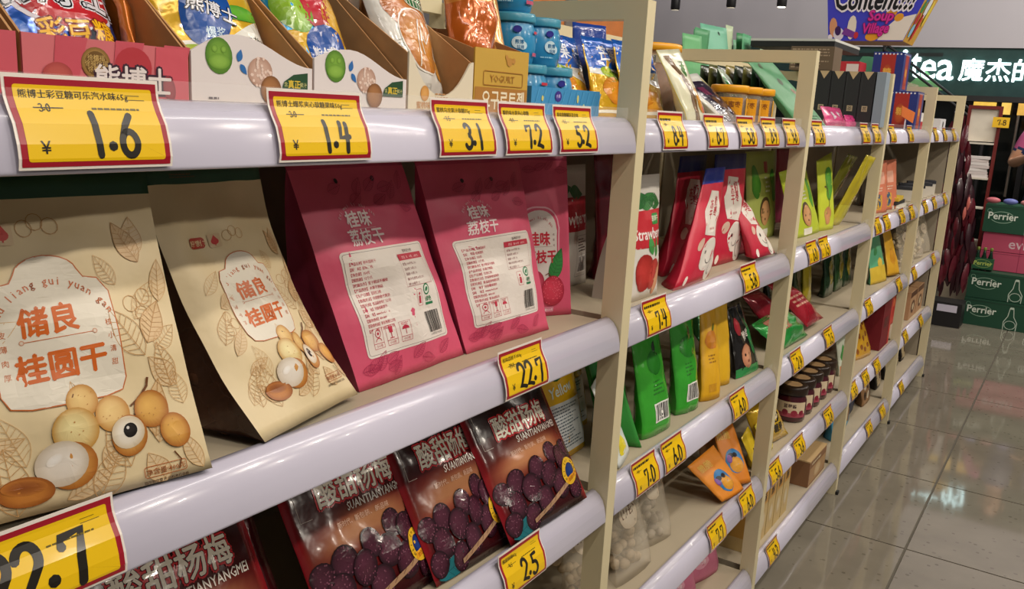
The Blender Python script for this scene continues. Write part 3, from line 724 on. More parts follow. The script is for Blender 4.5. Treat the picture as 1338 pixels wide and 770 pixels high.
def lychee_back_art(A):
    w, h = A.w, A.h; k = w/.22; rd = 'bf2f48'
    x0, x1, y0, y1 = .026*k, .196*k, .036*k, .172*k
    pan = A.rr(x0, y0, x1, y1, .006*k)
    A.L(0).poly(pan, 'e6ddd4').L(1).line(A.rr(x0+.003*k, y0+.003*k, x1-.003*k, y1-.003*k, .004*k), .0005*k, '6f5a58', True)
    rows = ['【产品名称】桂味荔枝干', '【配    料】桂味荔枝', '【净含量】350克', '【保质期】12个月', '【贮藏条件】置于阴凉干燥处', '【产品类别】水果干制品', '【生产日期】见封口处', '【食用方法】开袋即食或煲汤', '【委托商】食品股份有限公司', '【地    址】河南省新郑市', '【网    址】www.food.com', '【服务热线】400-000', '【受委托商】果业有限公司', '【产    地】广东省茂名市']
    for i, t in enumerate(rows): A.text(t, x0+.010*k, y1-.018*k-i*.0066*k, .0047*k, rd, res=1, align='l', bold=.012)
    tx0, tx1, ty0, ty1 = x0+.098*k, x1-.010*k, y1-.058*k, y1-.014*k
    A.text('营养成分表', (tx0+tx1)/2, ty1+.002*k, .005*k, '5a3338', res=1)
    A.rect(tx0, ty1-.0085*k, tx1, ty1, 'c22f45').L(2).text('项目   每100克   NRV%', (tx0+tx1)/2, ty1-.0065*k, .0045*k, 'f3d9d4', res=1).L(1)
    A.line([(tx0, ty0), (tx1, ty0), (tx1, ty1), (tx0, ty1)], .0005*k, 'a8404c', True)
    for i, t in enumerate(('能量 1100千焦 13%', '蛋白质 3.8克 6%', '脂肪 0.5克 1%', '碳水化合物 60克 20%', '钠 20毫克 1%')): A.text(t, tx0+.004*k, ty1-.0155*k-i*.0068*k, .0042*k, '8a3a42', res=1, align='l')
    A.disc(x1-.030*k, y0+.070*k, .008*k, col='1d7a4c', n=18).L(2).disc(x1-.030*k, y0+.070*k, .006*k, col='dfe5d8', n=16).L(3).disc(x1-.030*k, y0+.070*k, .0042*k, .0025*k, 40, '1d7a4c', n=12).L(1)
    A.text('绿色', x1-.027*k, y0+.054*k, .0075*k, '1d7a4c', res=1, bold=.02); A.rect(x1-.036*k, y0+.0485*k, x1-.018*k, y0+.052*k, '1d7a4c')
    A.line(A.rr(x1-.056*k, y0+.050*k, x1-.044*k, y0+.072*k, .001*k), .0005*k, rd, True); A.disc(x1-.050*k, y0+.066*k, .002*k, col=rd, n=8); A.poly([(x1-.053*k, y0+.053*k), (x1-.048*k, y0+.053*k), (x1-.0475*k, y0+.063*k), (x1-.052*k, y0+.063*k)], rd)
    A.L(0); A.l = 1; A.barcode(x1-.046*k, y0+.011*k, x1-.012*k, y0+.040*k, back=None)
    A.L(1); A.text('6 907592 016235', x1-.029*k, y0+.0065*k, .0045*k, '2a2425', res=1)
    for i in range(3):
        bx = x0+.014*k+i*.026*k; by = y0+.010*k
        A.line([(bx, by), (bx+.019*k, by), (bx+.019*k, by+.026*k), (bx, by+.026*k)], .0006*k, rd, True); A.line([(bx, by+.0065*k), (bx+.019*k, by+.0065*k)], .0006*k, rd)
        c = bx+.0095*k
        if i == 0: A.line(_c(c, by+.019*k, .005*k, .005*k, 0, 360), .001*k, rd); A.disc(c, by+.019*k, .002*k, col=rd, n=8); A.line(_c(c, by+.009*k, .005*k, .004*k, 0, 180), .001*k, rd)
        elif i == 1: A.poly([(c-.004*k, by+.024*k), (c-.003*k, by+.016*k), (c+.003*k, by+.016*k), (c+.004*k, by+.024*k)], rd); A.line([(c, by+.016*k), (c, by+.009*k)], .0012*k, rd); A.line([(c-.004*k, by+.009*k), (c+.004*k, by+.009*k)], .001*k, rd)
        else: A.poly(_c(c, by+.016*k, .006*k, .005*k, 0, 180, 8), rd); A.line([(c, by+.016*k), (c, by+.009*k)], .001*k, rd); A.para(c-.006*k, by+.021*k, c+.006*k, by+.025*k, 2, rd, 2)
        A.text('小心轻放'[:3], c, by+.0018*k, .004*k, rd, res=1)
    A.arc_text('gui wei li zhi gan', .085*k, .188*k, .040*k, 140, 40, .007*k, 'e8b9c2', .008)
    A.text('桂味', .085*k, .203*k, .0225*k, 'f3e2e2', bold=.025); A.text('荔枝干', .088*k, .179*k, .0225*k, 'f3e2e2', bold=.02); A.line([(.062*k, .1985*k), (.112*k, .1985*k)], .0004*k, 'e8b9c2')
    A.disc(.075*k, .262*k, .0035*k, col='2a1418', n=12); A.disc(.142*k, .262*k, .0035*k, col='2a1418', n=12)
    rnd = random.Random(3)
    A.L(0)
    for i in range(9): A.leaf(rnd.uniform(.01, .2)*k, rnd.uniform(.006, .026)*k, .03*k, .014*k, rnd.uniform(-20, 60), None, 'ae2f55', .0006*k)
    for i in range(9): A.leaf(rnd.uniform(.01, .2)*k, rnd.uniform(.22, .25)*k, .03*k, .014*k, rnd.uniform(-20, 60), None, 'ae2f55', .0006*k)
def lychee_front_art(A):
    w, h = A.w, A.h; k = w/.2*.86; A.ox = .052
    arch = [(.045*k, .07*k), (.135*k, .07*k), (.140*k, .175*k)]+_c(.09*k, .178*k, .048*k, .040*k, 5, 175, 14)+[(.040*k, .175*k)]
    A.L(0).line([(x*1.0+(.006*k if x > .09*k else -.006*k), y+(.006*k if y > .15*k else 0)) for x, y in arch], .0035*k, 'e7a9b8', True)
    A.L(1).poly(arch, 'd9d0ca').L(2)
    A.arc_text('gui wei li zhi gan', .09*k, .160*k, .040*k, 145, 35, .0085*k, 'b5253a', .01)
    A.text('桂味', .09*k, .148*k, .030*k, 'c3243a', bold=.03); A.text('荔枝干', .094*k, .112*k, .028*k, 'c3243a', bold=.03)
    A.line([(.06*k, .143*k), (.125*k, .143*k)], .0005*k, '8c5b5b')
    for i, ch in enumerate('肉厚核小'): A.text(ch, .130*k, (.165-i*.011)*k, .0055*k, '7b4a4c', res=1)
    A.leaf(.120*k, .070*k, .075*k, .036*k, 65, '2f7d3c', '1f5a2c', .0012*k)
    A.L(4).disc(.075*k, .068*k, .028*k, col='d0526a', edge='a22a42'); A.L(5).disc(.062*k, .046*k, .024*k, .020*k, 40, 'd9cfc8', 'b9a8a4')
    A.L(6).disc(.125*k, .050*k, .031*k, .032*k, 0, 'd94058', 'a31f38', 24, (-.006*k, .008*k)); A.L(7)
    rnd = random.Random(8)
    for _ in range(60):
        a, q = rnd.uniform(0, 6.28), .03*k*math.sqrt(rnd.uniform(0, .9)); A.disc(.125*k+q*math.cos(a), .05*k+q*math.sin(a), .0018*k, col='e7687a', edge='c02f48', n=6)
    A.line([(.120*k, .080*k), (.112*k, .088*k), (.104*k, .084*k)], .002*k, '6b2f22')
    A.t = [(P+np.array((.046, .004)), K, l, q) for P, K, l, q in A.t]; k = w/.2
    A.L(2).rrect(.13*k, .008*k, .16*k, .018*k, .002*k, 'd77f97').L(3).text('净含量350克', .145*k, .0105*k, .005*k, 'fbeef0', res=1)
    A.L(1).line(_c(.045*k, .245*k, .007*k, .006*k, 0, 330), .0008*k, '8c1f3c'); A.disc(.066*k, .245*k, .004*k, col='a31f30', n=10); A.poly([(.062*k, .246*k), (.070*k, .246*k), (.066*k, .252*k)], 'a31f30')
    for i in range(7): A.leaf((.02+.025*i)*k, .262*k, .03*k, .012*k, 20*(i % 3), None, 'ae2f55', .0006*k)
PKG = 'pink lychee bags'
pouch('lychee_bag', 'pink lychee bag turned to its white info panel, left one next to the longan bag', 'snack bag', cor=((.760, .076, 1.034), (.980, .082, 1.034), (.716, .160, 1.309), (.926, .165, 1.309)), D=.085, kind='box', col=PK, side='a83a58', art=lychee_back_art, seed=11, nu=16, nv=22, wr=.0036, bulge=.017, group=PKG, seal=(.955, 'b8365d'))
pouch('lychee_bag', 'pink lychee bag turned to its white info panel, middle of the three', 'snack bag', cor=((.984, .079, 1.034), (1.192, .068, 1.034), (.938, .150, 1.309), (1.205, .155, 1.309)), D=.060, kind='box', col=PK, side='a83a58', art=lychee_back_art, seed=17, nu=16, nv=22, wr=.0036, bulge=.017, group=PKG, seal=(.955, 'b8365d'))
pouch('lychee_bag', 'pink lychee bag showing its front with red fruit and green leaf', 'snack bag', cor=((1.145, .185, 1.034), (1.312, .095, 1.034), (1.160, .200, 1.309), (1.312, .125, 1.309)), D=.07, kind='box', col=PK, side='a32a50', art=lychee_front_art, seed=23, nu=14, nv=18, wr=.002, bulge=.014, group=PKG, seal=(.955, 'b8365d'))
# dark bag standing behind, only seen in the gaps
pouch('longan_bag', 'dark bag standing behind the gap between the longan and pink bags', 'snack bag', (.66, .30, 1.034), .20, .27, .08, col='2b1a14', mat=M_GLOSS, seed=3)

# ================================================================== third shelf, nearest bay: bayberry packets lying back
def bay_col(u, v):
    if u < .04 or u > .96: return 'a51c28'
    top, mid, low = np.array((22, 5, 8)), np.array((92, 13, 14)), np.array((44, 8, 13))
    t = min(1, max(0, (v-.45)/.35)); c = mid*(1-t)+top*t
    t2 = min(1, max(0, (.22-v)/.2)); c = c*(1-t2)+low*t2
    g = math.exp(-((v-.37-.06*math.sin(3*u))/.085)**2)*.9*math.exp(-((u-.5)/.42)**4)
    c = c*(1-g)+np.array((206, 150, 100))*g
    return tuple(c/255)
def bay_art(A):
    w, h = A.w, A.h; k = h/.278
    A.L(1).line([(.018*k, .152*k), (.018*k, .212*k)], .0006*k, 'cdbfb4'); A.line([(.018*k, .152*k), (.035*k, .152*k)], .0006*k, 'cdbfb4')
    for l, b, c in ((2, .105, 'd0323a'), (3, .042, '3a0c0e'), (4, .020, 'f4ecdc')): A.L(l).text('酸甜杨梅', .120*k, .163*k, .0400*k, c, bold=b, sx=.92, slant=.04)
    A.L(5).text('SUANTIANYANGMEI', .150*k, .143*k, .0165*k, 'e9dfd6', bold=.012, res=1, sx=.78)
    A.text('新时代、新包装、新品味', .112*k, .127*k, .0090*k, 'e0b8a0', bold=.01, res=1)
    A.L(2).rrect(.018*k, .216*k, .088*k, .220*k, .001*k, '6a1a20'); A.text('运客公司', .05*k, .2205*k, .0150*k, '7c3a36', bold=.03, res=1)
    A.L(2).para(.11*k, .225*k, .20*k, .235*k, 2, '4a2a24', 4)
    rnd = random.Random(4); i = 0
    A.L(2).leaf(.01*k, .006*k, .10*k, .03*k, 12, '1f6f78', '17494f'); A.leaf(.20*k, .03*k, .05*k, .016*k, 80, '2a7d92', '17494f')
    for x, y, r in ((.158, .104, .019), (.208, .098, .018), (.108, .092, .020), (.182, .088, .022), (.055, .085, .021), (.020, .078, .018), (.135, .072, .022), (.085, .066, .023), (.200, .066, .022), (.040, .052, .022), (.165, .048, .025), (.110, .036, .023), (.070, .022, .021), (.205, .030, .020), (.020, .026, .019)):
        A.L(3+(i % 4)*2); i += 1
        A.disc(x*k, y*k, r*k, r*1.05*k, 0, '57283a', '1f0a12', 18, (-r*.3*k, r*.3*k)); A.l += 1
        for _ in range(26):
            a, q = rnd.uniform(0, 6.28), r*k*math.sqrt(rnd.uniform(0, .85))
            A.disc(x*k+q*math.cos(a), y*k+q*math.sin(a), .0016*k, col=rnd.choice(('7c4658', '6a3446', '8c5668')), edge='4a2030', n=5)
    A.L(12).line([(.07*k, .014*k), (.12*k, .026*k), (.16*k, .036*k), (.215*k, .052*k)], .0075*k, 'b08a6a'); A.L(13)
    for q in range(8): A.line([((.075+.018*q)*k, (.013+.0048*q)*k), ((.082+.018*q)*k, (.019+.0048*q)*k)], .001*k, '6a4632')
    cx, cy = .194*k, .060*k
    A.L(13).disc(cx, cy, .0240*k, col='e8b82c', n=24).L(14).disc(cx, cy, .0140*k, col='1f3f86', edge='16265a', n=20)
    A.arc_text('MEI ZHI WANG', cx, cy, .0168*k, 215, -20, .006*k, '3a2a0c'); A.poly([(cx-.013*k, cy-.020*k), (cx+.022*k, cy-.012*k), (cx+.020*k, cy-.004*k), (cx-.013*k, cy-.010*k)], 'e9a020'); A.L(15).text('劲甜5号', cx+.004*k, cy-.0155*k, .007*k, '7a2410', rot=12, res=1)
    sx = w/(.23*k)
    A.t = [(P*np.array((sx, 1)), K, l, q) for P, K, l, q in A.t]
BG = 'dark red bayberry packets'
for i, (xl, bwid, y, lbl, sd) in enumerate(((1.043, .226, .016, 'dark red bayberry packet nearest the upright, rightmost and fully visible', 31), (.893, .190, .040, 'dark red bayberry packet second from the upright', 37), (.708, .215, .062, 'dark red bayberry packet third from the upright', 41), (.412, .226, .050, 'dark red bayberry packet at the left, mostly below the frame', 43))):
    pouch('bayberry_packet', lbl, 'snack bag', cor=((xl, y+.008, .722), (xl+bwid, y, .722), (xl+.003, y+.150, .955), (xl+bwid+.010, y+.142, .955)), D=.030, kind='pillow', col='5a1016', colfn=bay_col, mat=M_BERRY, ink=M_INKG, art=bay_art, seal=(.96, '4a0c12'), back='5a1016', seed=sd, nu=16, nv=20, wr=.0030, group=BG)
pouch('bayberry_packet', 'dark packet turned sideways between the left bayberry packets', 'snack bag', cor=((.66, .15, .722), (.695, .12, .722), (.65, .27, .950), (.70, .25, .950)), D=.03, kind='pillow', col='4a1418', mat=M_FOIL, seed=45, nu=8, nv=10)
# peach pouches seen through the frame
def peach_art(A):
    w, h = A.w, A.h
    A.L(0).rect(.004, .012, w-.004, h*.44, 'd9dde0').L(1).para(.012, .02, w-.012, h*.42, 14, '5f6a78', 6, .4)
    A.L(1).disc(w*.45, h*.72, .032, .028, 0, '2f7d3a', '1f5a2a').L(2).disc(w*.45, h*.72, .026, .022, 0, '3a8f44', 'e8dfa8', 18).text('Yellow', w*.5, h*.50, .030, 'e8f0e0', bold=.02, rot=4).text('皇蜜', w*.45, h*.70, .018, 'f2eab0', bold=.02)
pouch('peach_pouch', 'yellow pouch with white text panel seen beyond the bayberry packets, left one', 'snack bag', (1.43, .14, .72), .14, .25, .04, lean=.07, col='e0b016', art=peach_art, mat=M_GLOSS, seed=51, wr=.002)
pouch('peach_pouch', 'yellow pouch with green emblem behind the nearest upright, deeper one', 'snack bag', (1.55, .20, .72), .14, .25, .04, lean=.06, col='e0b016', art=peach_art, mat=M_GLOSS, seed=53, wr=.002)
# ================================================================== fourth shelf, nearest bay (glimpsed bottom edge)
pouch('plain_pouch', 'pale grey pouch under the third rail of the nearest bay, right one', 'snack bag', (1.20, .12, .406), .16, .24, .05, lean=.04, col='b3a996', seed=61)
pouch('plain_pouch', 'pale grey pouch under the third rail of the nearest bay, left one', 'snack bag', (1.02, .14, .406), .16, .24, .05, lean=.04, col='a89c88', seed=62)

# ================================================================== top shelf, nearest bay: display cartons, jars
def carton(label, x0, x1, yf, dep, front, back_h, colr, art=None, group=None, side='b98a58', z=None, name='display_carton'):
    """open display carton: front panel cut to the profile `front` [(x, z)], kraft sides rising to the back"""
    z = SF[0]+.0012 if z is None else z; w = x1-x0
    r = thing(name, label, 'box', (x0+w/2, yf, z), group)
    hw = w/2; pts = [(-hw, 0), (hw, 0)]+[(a-hw, b) for a, b in reversed(front)]
    MB().prism(pts, 0, .0025, colr).build('front_panel', M_CARD, r, printed=True)
    hl, hr = front[0][1], front[-1][1]
    for sx, hh in ((-1, hl), (1, hr)):
        xa, xb = (sx*hw-.002*(sx > 0), sx*hw+.002*(sx < 0))
        MB().prism_x([(.0025, 0), (dep, 0), (dep, back_h), (dep*.72, back_h), (.0025, hh*.98)], min(xa, xb), max(xa, xb)).build('side_panel', M_KRAFT, r)
    MB().box(-hw, hw, dep, dep+.002, 0, back_h).build('back_panel', M_KRAFT, r)
    MB().box(-hw, hw, .0025, dep, 0, .002).build('base_panel', M_KRAFT, r)
    if art:
        A = Art(w, max(b for a, b in front)); art(A); A.build('printed_artwork', planar((-hw, 0, 0), (1, 0, 0), (0, 0, 1), (0, -1, 0)), M_INK, r, ml=.05)
    return r
def pink_art(A):
    w = A.w
    A.L(0)
    for x in (.02, .07, .115): A.poly([(x, 0), (x+.018, 0), (x+.032, .050), (x+.006, .050)], 'c8505e')
    A.poly([(w-.036, 0), (w-.001, 0), (w-.001, .048), (w-.032, .048)], 'd05562')
    A.L(1).disc(w*.40, .031, .0125, col='c9a05a', edge='7d5a22', n=20).L(2).disc(w*.40, .031, .0095, col='6f4f1e', n=18)
    for i in range(6): A.L(3).text('徐福', w*.40+.005*math.cos(i*1.05), .029+.005*math.sin(i*1.05), .005, 'd3b06a', res=1)
    A.L(1).disc(w*.63, .030, .017, .016, 0, 'b5323c', 'b5323c', 20)
    for l, b, c in ((2, .10, '3a1a2e'), (3, .018, 'e6dcd8')): A.L(l).text('熊博士', w*.63, .010, .0240, c, bold=b)
    A.L(2).disc(w*.18, .020, .012, .010, 0, 'c05a50', 'a8403f'); A.disc(w*.86, .014, .006, .011, 10, 'a03a44', '8a2c38')
wave = lambda w, a, b, c: [(0, a)]+[(w*t, a+(b-a)*math.sin(min(1, t/.35)*PI/2) if t < .35 else b+(c-b)*(.5-.5*math.cos((t-.35)/.65*PI))) for t in [i/14 for i in range(1, 14)]]+[(w, c)]
def white_art(A):
    w, k = A.w, A.w/.146
    A.L(0).disc(.030*k, .046*k, .0150*k, .0165*k, 15, '7fae3c', '4a7a20', 20, (0, .004)); A.L(1).disc(.030*k, .041*k, .0120*k, .0070*k, 0, '93bf4c', '6b9a30'); A.disc(.025*k, .052*k, .0035*k, col='8fbb48', edge='5f8f2a', n=8); A.disc(.035*k, .052*k, .0035*k, col='8fbb48', edge='5f8f2a', n=8)
    A.L(0).leaf(.052*k, .042*k, .012*k, .007*k, 75, '2b6cb0'); A.leaf(.054*k, .040*k, .012*k, .006*k, -50, '2b6cb0')
    A.disc(.078*k, .034*k, .0150*k, .0140*k, 0, 'd8b6a4', 'b58d7a', 20); A.L(1)
    rnd = random.Random(5)
    for _ in range(30):
        a, q = rnd.uniform(0, 6.28), .0135*math.sqrt(rnd.uniform(0, 1)); A.disc((.078+q*math.cos(a))*k, (.034+q*math.sin(a))*k, .0016*k, col='ead2c4', n=6)
    A.L(2).disc(.091*k, .018*k, .0130*k, .0135*k, 0, 'b07a4a', '7d4f2a', 20, (-.003, .003))
    A.L(1).poly([(.104*k, .018*k), (.108*k, .027*k), (.120*k, .034*k), (.139*k, .0365*k), (.139*k, .018*k)][::-1], '1f4a2a').L(2)
    A.text('含', .110*k, .0225*k, .005*k, 'd8d08a', res=1); A.text('真正', .121*k, .0215*k, .0085*k, 'e2c23c', bold=.02, res=1); A.text('果汁', .133*k, .0225*k, .005*k, 'd8d08a', res=1)
    A.L(0).para(.018*k, .006*k, .034*k, .010*k, 1, '5a5058', 3)
def cream_art(A):
    A.L(0).disc(.030, .024, .008, .009, 0, 'e0a860', 'c98838'); A.disc(.105, .012, .007, .008, 0, 'e0a860', 'c98838')
    A.text('蜜桃味', .028, .007, .009, 'c98a48', bold=.01, res=1); A.para(.05, .018, .075, .026, 2, 'b98a58', 5)
def yog_art(A):
    w = A.w
    A.L(0).rect(.002, .002, w-.002, .037, 'b07a34').L(1).text('요구르트젤', w*.54, .0115, .0265, 'f2e6c8', bold=.02, sx=.86)
    A.line(A.rr(.020, .040, w-.014, .058, .003), .0012, 'a8742c', True); A.text('YOGURT', w*.5, .0445, .0130, 'a8742c', bold=.008, res=1, sx=1.1)
    A.disc(w*.62, .072, .007, .0055, 0, 'c08a40'); A.disc(w*.70, .074, .004, col='c08a40'); A.disc(w*.57, .077, .003, .005, 40, 'c08a40')
P0 = (.368, .516)
carton('pink display carton holding the blue bag, in the top row at the left', .366, .511, .056, .19, [(0, .050), (.145, .048)], .155, 'cf6a70', pink_art)
carton('pink display carton at the left edge of the picture, partly cut off', .214, .362, .056, .19, [(0, .050), (.148, .050)], .155, 'c8505e')
WG = 'white wave-edged candy cartons'
carton('white wave-edged carton with green gummy print, next to the pink carton', .514, .659, .056, .19, wave(.145, .048, .066, .041), .150, 'e3dad8', white_art, WG)
carton('white wave-edged carton with green gummy print, next to the cream carton', .662, .807, .056, .19, wave(.145, .052, .064, .038), .150, 'e3dad8', white_art, WG)
vee = [(0, .070), (.006, .066)]+[(.010+.105*t, .066-.044*math.sin(PI*t)**.6) for t in [i/12 for i in range(1, 12)]]+[(.120, .064), (.127, .066)]
carton('cream carton with a scooped front holding the peach bag', .811, .938, .056, .19, vee, .150, 'e2d6bc', cream_art)
carton('gold yogurt carton with Korean writing holding an orange bag', .946, .080+.994, .060, .16, [(0, .086), (.128, .088)], .12, 'c9a03c', yog_art)
# foil bags standing in the cartons
def up(art, d):
    def f(A):
        art(A); A.t = [(P+np.array((0, d)), K, l, q) for P, K, l, q in A.t]
    return f
def blue_art(A):
    w, h = A.w, A.h
    A.L(1).disc(w*.56, h*.29, w*.40, h*.13, 0, 'c8242e', 'b01c28', 26).L(0).disc(w*.56, h*.29, w*.43, h*.145, 0, 'e8e4f0', n=26)
    for l, b, c in ((2, .08, 'f0ecf4'), (3, .05, '16181e'), (4, .012, 'dcdce4')): A.L(l).text('熊博士', w*.46, h*.262, .042, c, bold=b)
    for l, b, c in ((2, .07, '7a1c10'), (3, .015, 'f2b81c')): A.L(l).text('彩豆糖', w*.60, h*.105, .024, c, bold=b, rot=4)
    A.L(1).disc(w*.85, h*.10, .03, .016, 0, '14233f', '0c1830'); A.disc(w*.1, h*.15, .014, .010, 0, '2f6fd0'); A.line(_c(w*.85, h*.10, .02, .008, 0, 360), .001, 'b98a30')
pouch('candy_bag', 'glossy blue candy bag with big white characters standing in the pink carton', 'candy bag', cor=((.374, .092, 1.371), (.486, .092, 1.371), (.376, .205, 1.56), (.490, .205, 1.56)), D=.035, kind='pillow', col='1c55b4', mat=M_FOIL, ink=M_INKG, art=up(blue_art, .020), seed=71, nu=14, nv=16, wr=.003)
pouch('candy_bag', 'orange foil bag edge beside the blue bag in the pink carton', 'candy bag', cor=((.491, .085, 1.372), (.504, .13, 1.372), (.493, .15, 1.53), (.504, .20, 1.53)), D=.012, kind='pillow', col='d87a2c', mat=M_FOIL, seed=73, nu=6, nv=10, wr=.003)
def yellow_art(A):
    w, h = A.w, A.h
    A.L(0).disc(w*.22, h*.72, .03, .02, 20, '8fc23a', '5f9a2a').poly([(.006, .012), (w-.006, .012), (w-.006, h*.36), (w*.45, h*.20), (.006, h*.22)], 'e8e6dc').L(1).disc(w*.18, h*.13, .018, .014, 0, 'c8d038', '8fae2a').disc(w*.74, h*.36, .030, .009, 8, '6ab83a', '4a962a')
    A.L(2).disc(w*.40, h*.37, .028, .046, -14, '1b56ac', '174a98', 24).L(3).disc(w*.26, h*.50, .012, .010, 0, 'd8cc3c', 'c0b42c', 14)
    for l, b, c in ((3, .06, '16181e'), (4, .012, 'e8e8ee')): A.L(l).text('熊博士', w*.42, h*.32, .019, c, bold=b, rot=-16)
    A.L(3).text('爆浆', w*.42, h*.22, .012, 'cfe6f6', bold=.01); A.L(2).text('茶水味软糖', w*.70, h*.19, .013, '5a5a52', res=1, bold=.0)
pouch('candy_bag', 'yellow and white candy bag with blue badge in the first white carton', 'candy bag', cor=((.522, .085, 1.371), (.650, .085, 1.371), (.524, .190, 1.56), (.650, .190, 1.56)), D=.035, kind='pillow', col='e0b32a', mat=M_FOIL, ink=M_INKG, art=up(yellow_art, .012), seed=75, nu=14, nv=16, wr=.003)
def fruit_art(A):
    w, h = A.w, A.h
    A.L(0).rect(.006, h*.02, w-.006, h*.30, 'e2b52c').poly([(.006, h*.55), (w-.006, h*.62), (w-.006, h*.68), (.006, h*.66)], 'd02a78').text('D D D D', w*.5, h*.74, .024, '58b0e0', bold=.0)
    A.L(1).disc(w*.25, h*.42, .022, .03, 10, '9cc83a', '6fa02a').disc(w*.52, h*.44, .022, .028, 0, 'c8283a', 'a01c2c'); A.disc(w*.78, h*.36, .022, .03, -10, 'e8b83a', 'c88a2a')
    A.L(2).disc(w*.56, h*.17, .034, .034, 0, '1b56ac', '174a98', 20).L(3).text('熊博士', w*.56, h*.14, .018, 'e8e8ee', bold=.02)
pouch('candy_bag', 'sky blue and yellow fruit candy bag in the second white carton', 'candy bag', cor=((.672, .090, 1.371), (.775, .088, 1.371), (.672, .190, 1.56), (.775, .190, 1.56)), D=.035, kind='pillow', col='2e9ad0', mat=M_FOIL, ink=M_INKG, art=up(fruit_art, .018), seed=77, nu=14, nv=16, wr=.003)
for i, x in enumerate((.835, .872)):
    pouch('candy_bag', ['brown and white sweets bag behind the second white carton, left one', 'brown and white sweets bag behind the second white carton, right one'][i], 'candy bag', cor=((x, .235, 1.42), (x+.05, .232, 1.42), (x, .25, 1.60), (x+.055, .25, 1.60)), D=.02, kind='pillow', col='7a4a30', bands=((.3, .5, 'd8cdbf'),), mat=M_FOIL, seed=80+i, nu=6, nv=10)
def peachbag_art(A):
    w, h = A.w, A.h
    A.L(0).disc(w*.50, h*.52, .034, .034, 0, 'c97a34', 'b0642a', 24); A.L(2).disc(w*.56, h*.33, .026, .042, 12, 'd08a34', 'b8702a', 24).L(1).disc(w*.555, h*.33, .0275, .044, 12, 'efe8dc', n=24).L(3).leaf(w*.46, h*.58, .042, .022, -30, '2f6b3a', 'e8e4d4', .0012)
    A.L(4); 
    for t in range(4): A.line([(w*.44+.010*t, h*.20+.015*t), (w*.57+.003*t, h*.44-.01*t)], .0016, 'eadcc8')
    A.L(1).disc(w*.86, h*.20, .008, .016, 10, 'd89a48', 'c0802f'); A.text('夏桃', w*.18, h*.16, .010, 'b98a58', bold=.01, res=1)
    for i in range(9): A.line([(w*.14, h*(.20+.016*i)), (w*.24, h*(.19+.018*i))], .0006, '8a8a84')
    A.text('WEI', w*.5, h*.085, .014, 'd8d4cc', res=1)
pouch('candy_bag', 'white bag printed with orange peaches leaning in the cream carton', 'candy bag', cor=((.840, .088, 1.372), (.928, .088, 1.372), (.822, .195, 1.60), (.946, .190, 1.60)), D=.035, kind='pillow', col='dedbd3', mat=M_GLOSS, art=peachbag_art, seed=83, nu=14, nv=18, wr=.003)
pouch('candy_bag', 'clear orange sweets bag standing in the gold yogurt carton', 'candy bag', cor=((.955, .10, 1.40), (1.045, .09, 1.40), (.985, .155, 1.60), (1.075, .150, 1.60)), D=.05, kind='pillow', col='c8702a', bands=((.55, 1, 'd08438'), (.0, .55, 'c0601f')), mat=M_FOIL, seed=85, nu=12, nv=16, wr=.005)
pouch('candy_bag', 'orange and gold sweets packet behind the yogurt carton', 'candy bag', cor=((1.05, .14, 1.43), (1.085, .10, 1.43), (1.06, .17, 1.58), (1.10, .15, 1.58)), D=.02, kind='pillow', col='d89a4a', mat=M_FOIL, seed=87, nu=6, nv=10, wr=.004)
# blue jars in their tray
M_BLUEJ = solid('blue_jar_plastic', '2f8ec0', .28, var=.05, coat=.3); M_BLUEL = solid('teal_jar_lid', '3f93ae', .32, var=.03)
def blue_jar(x, y, z, label, seed=0, upside=False):
    r = thing('candy_jar', label, 'jar', (x, y, z), 'blue candy jars')
    MB().lathe([(.030, 0), (.034, .003), (.0375, .022), (.0380, .035), (.0350, .052), (.0325, .058), (.0325, .062)], n=26).build('jar_body', M_BLUEJ, r, True)
    MB().lathe([(.0355, .060), (.0358, .062), (.0358, .071), (.0345, .073)], n=26).build('jar_lid', M_BLUEL, r, True)
    A = Art(.2, .06); A.L(0); a = .085+.01*seed
    A.disc(a, .030, .010, .009, 0, 'd8ecf2', 'c8e0ea', 14).disc(a+.008, .026, .007, .006, 0, 'd8ecf2', 'c8e0ea', 12); A.L(1).text('熊博', a+.002, .0285, .007, '2a6fa0', res=1, bold=.02); A.text('软糖', a+.004, .0215, .006, '2a6fa0', res=1)
    A.L(0).disc(a-.002, .049, .007, .005, 0, '3a3a98', '2c2c80', 12); A.rect(a+.030, .044, a+.048, .048, 'c83a4a'); A.rect(a+.028, .012, a+.048, .017, 'c85a7a'); A.line([(a-.03, .058), (a-.026, .04), (a-.028, .012)], .003, '8fc0d0'); A.disc(a+.044, .036, .005, .004, 0, 'e0ecf0', n=10); A.para(a-.016, .012, a+.006, .016, 1, '9fd0e4', 2)
    A.build('label_print', cyl(0, 0, 0, .0383, -4.75), M_INKG, r, ml=.008)
    return r
tr = thing('jar_tray', 'blue cardboard tray under the blue candy jars', 'tray', (1.195, .063, SF[0]+.0012))
MB().box(-.104, .104, 0, .002, 0, .044, '3a8fc4').build('front_panel', M_CARD, tr, printed=True); MB().box(-.104, .104, .155, .157, 0, .044, '3a8fc4').build('back_panel', M_CARD, tr, printed=True)
for sx in (-.104, .102): MB().box(sx, sx+.002, .002, .155, 0, .044, '3584b8').build('side_panel', M_CARD, tr, printed=True)
MB().box(-.102, .102, .002, .155, 0, .002, '3584b8').build('base_panel', M_CARD, tr, printed=True)
A = Art(.208, .044)
for i in range(11): A.L(0).line([(.004+.019*i, .003), (.020+.019*i, .041)], .003, '4a9ed0')
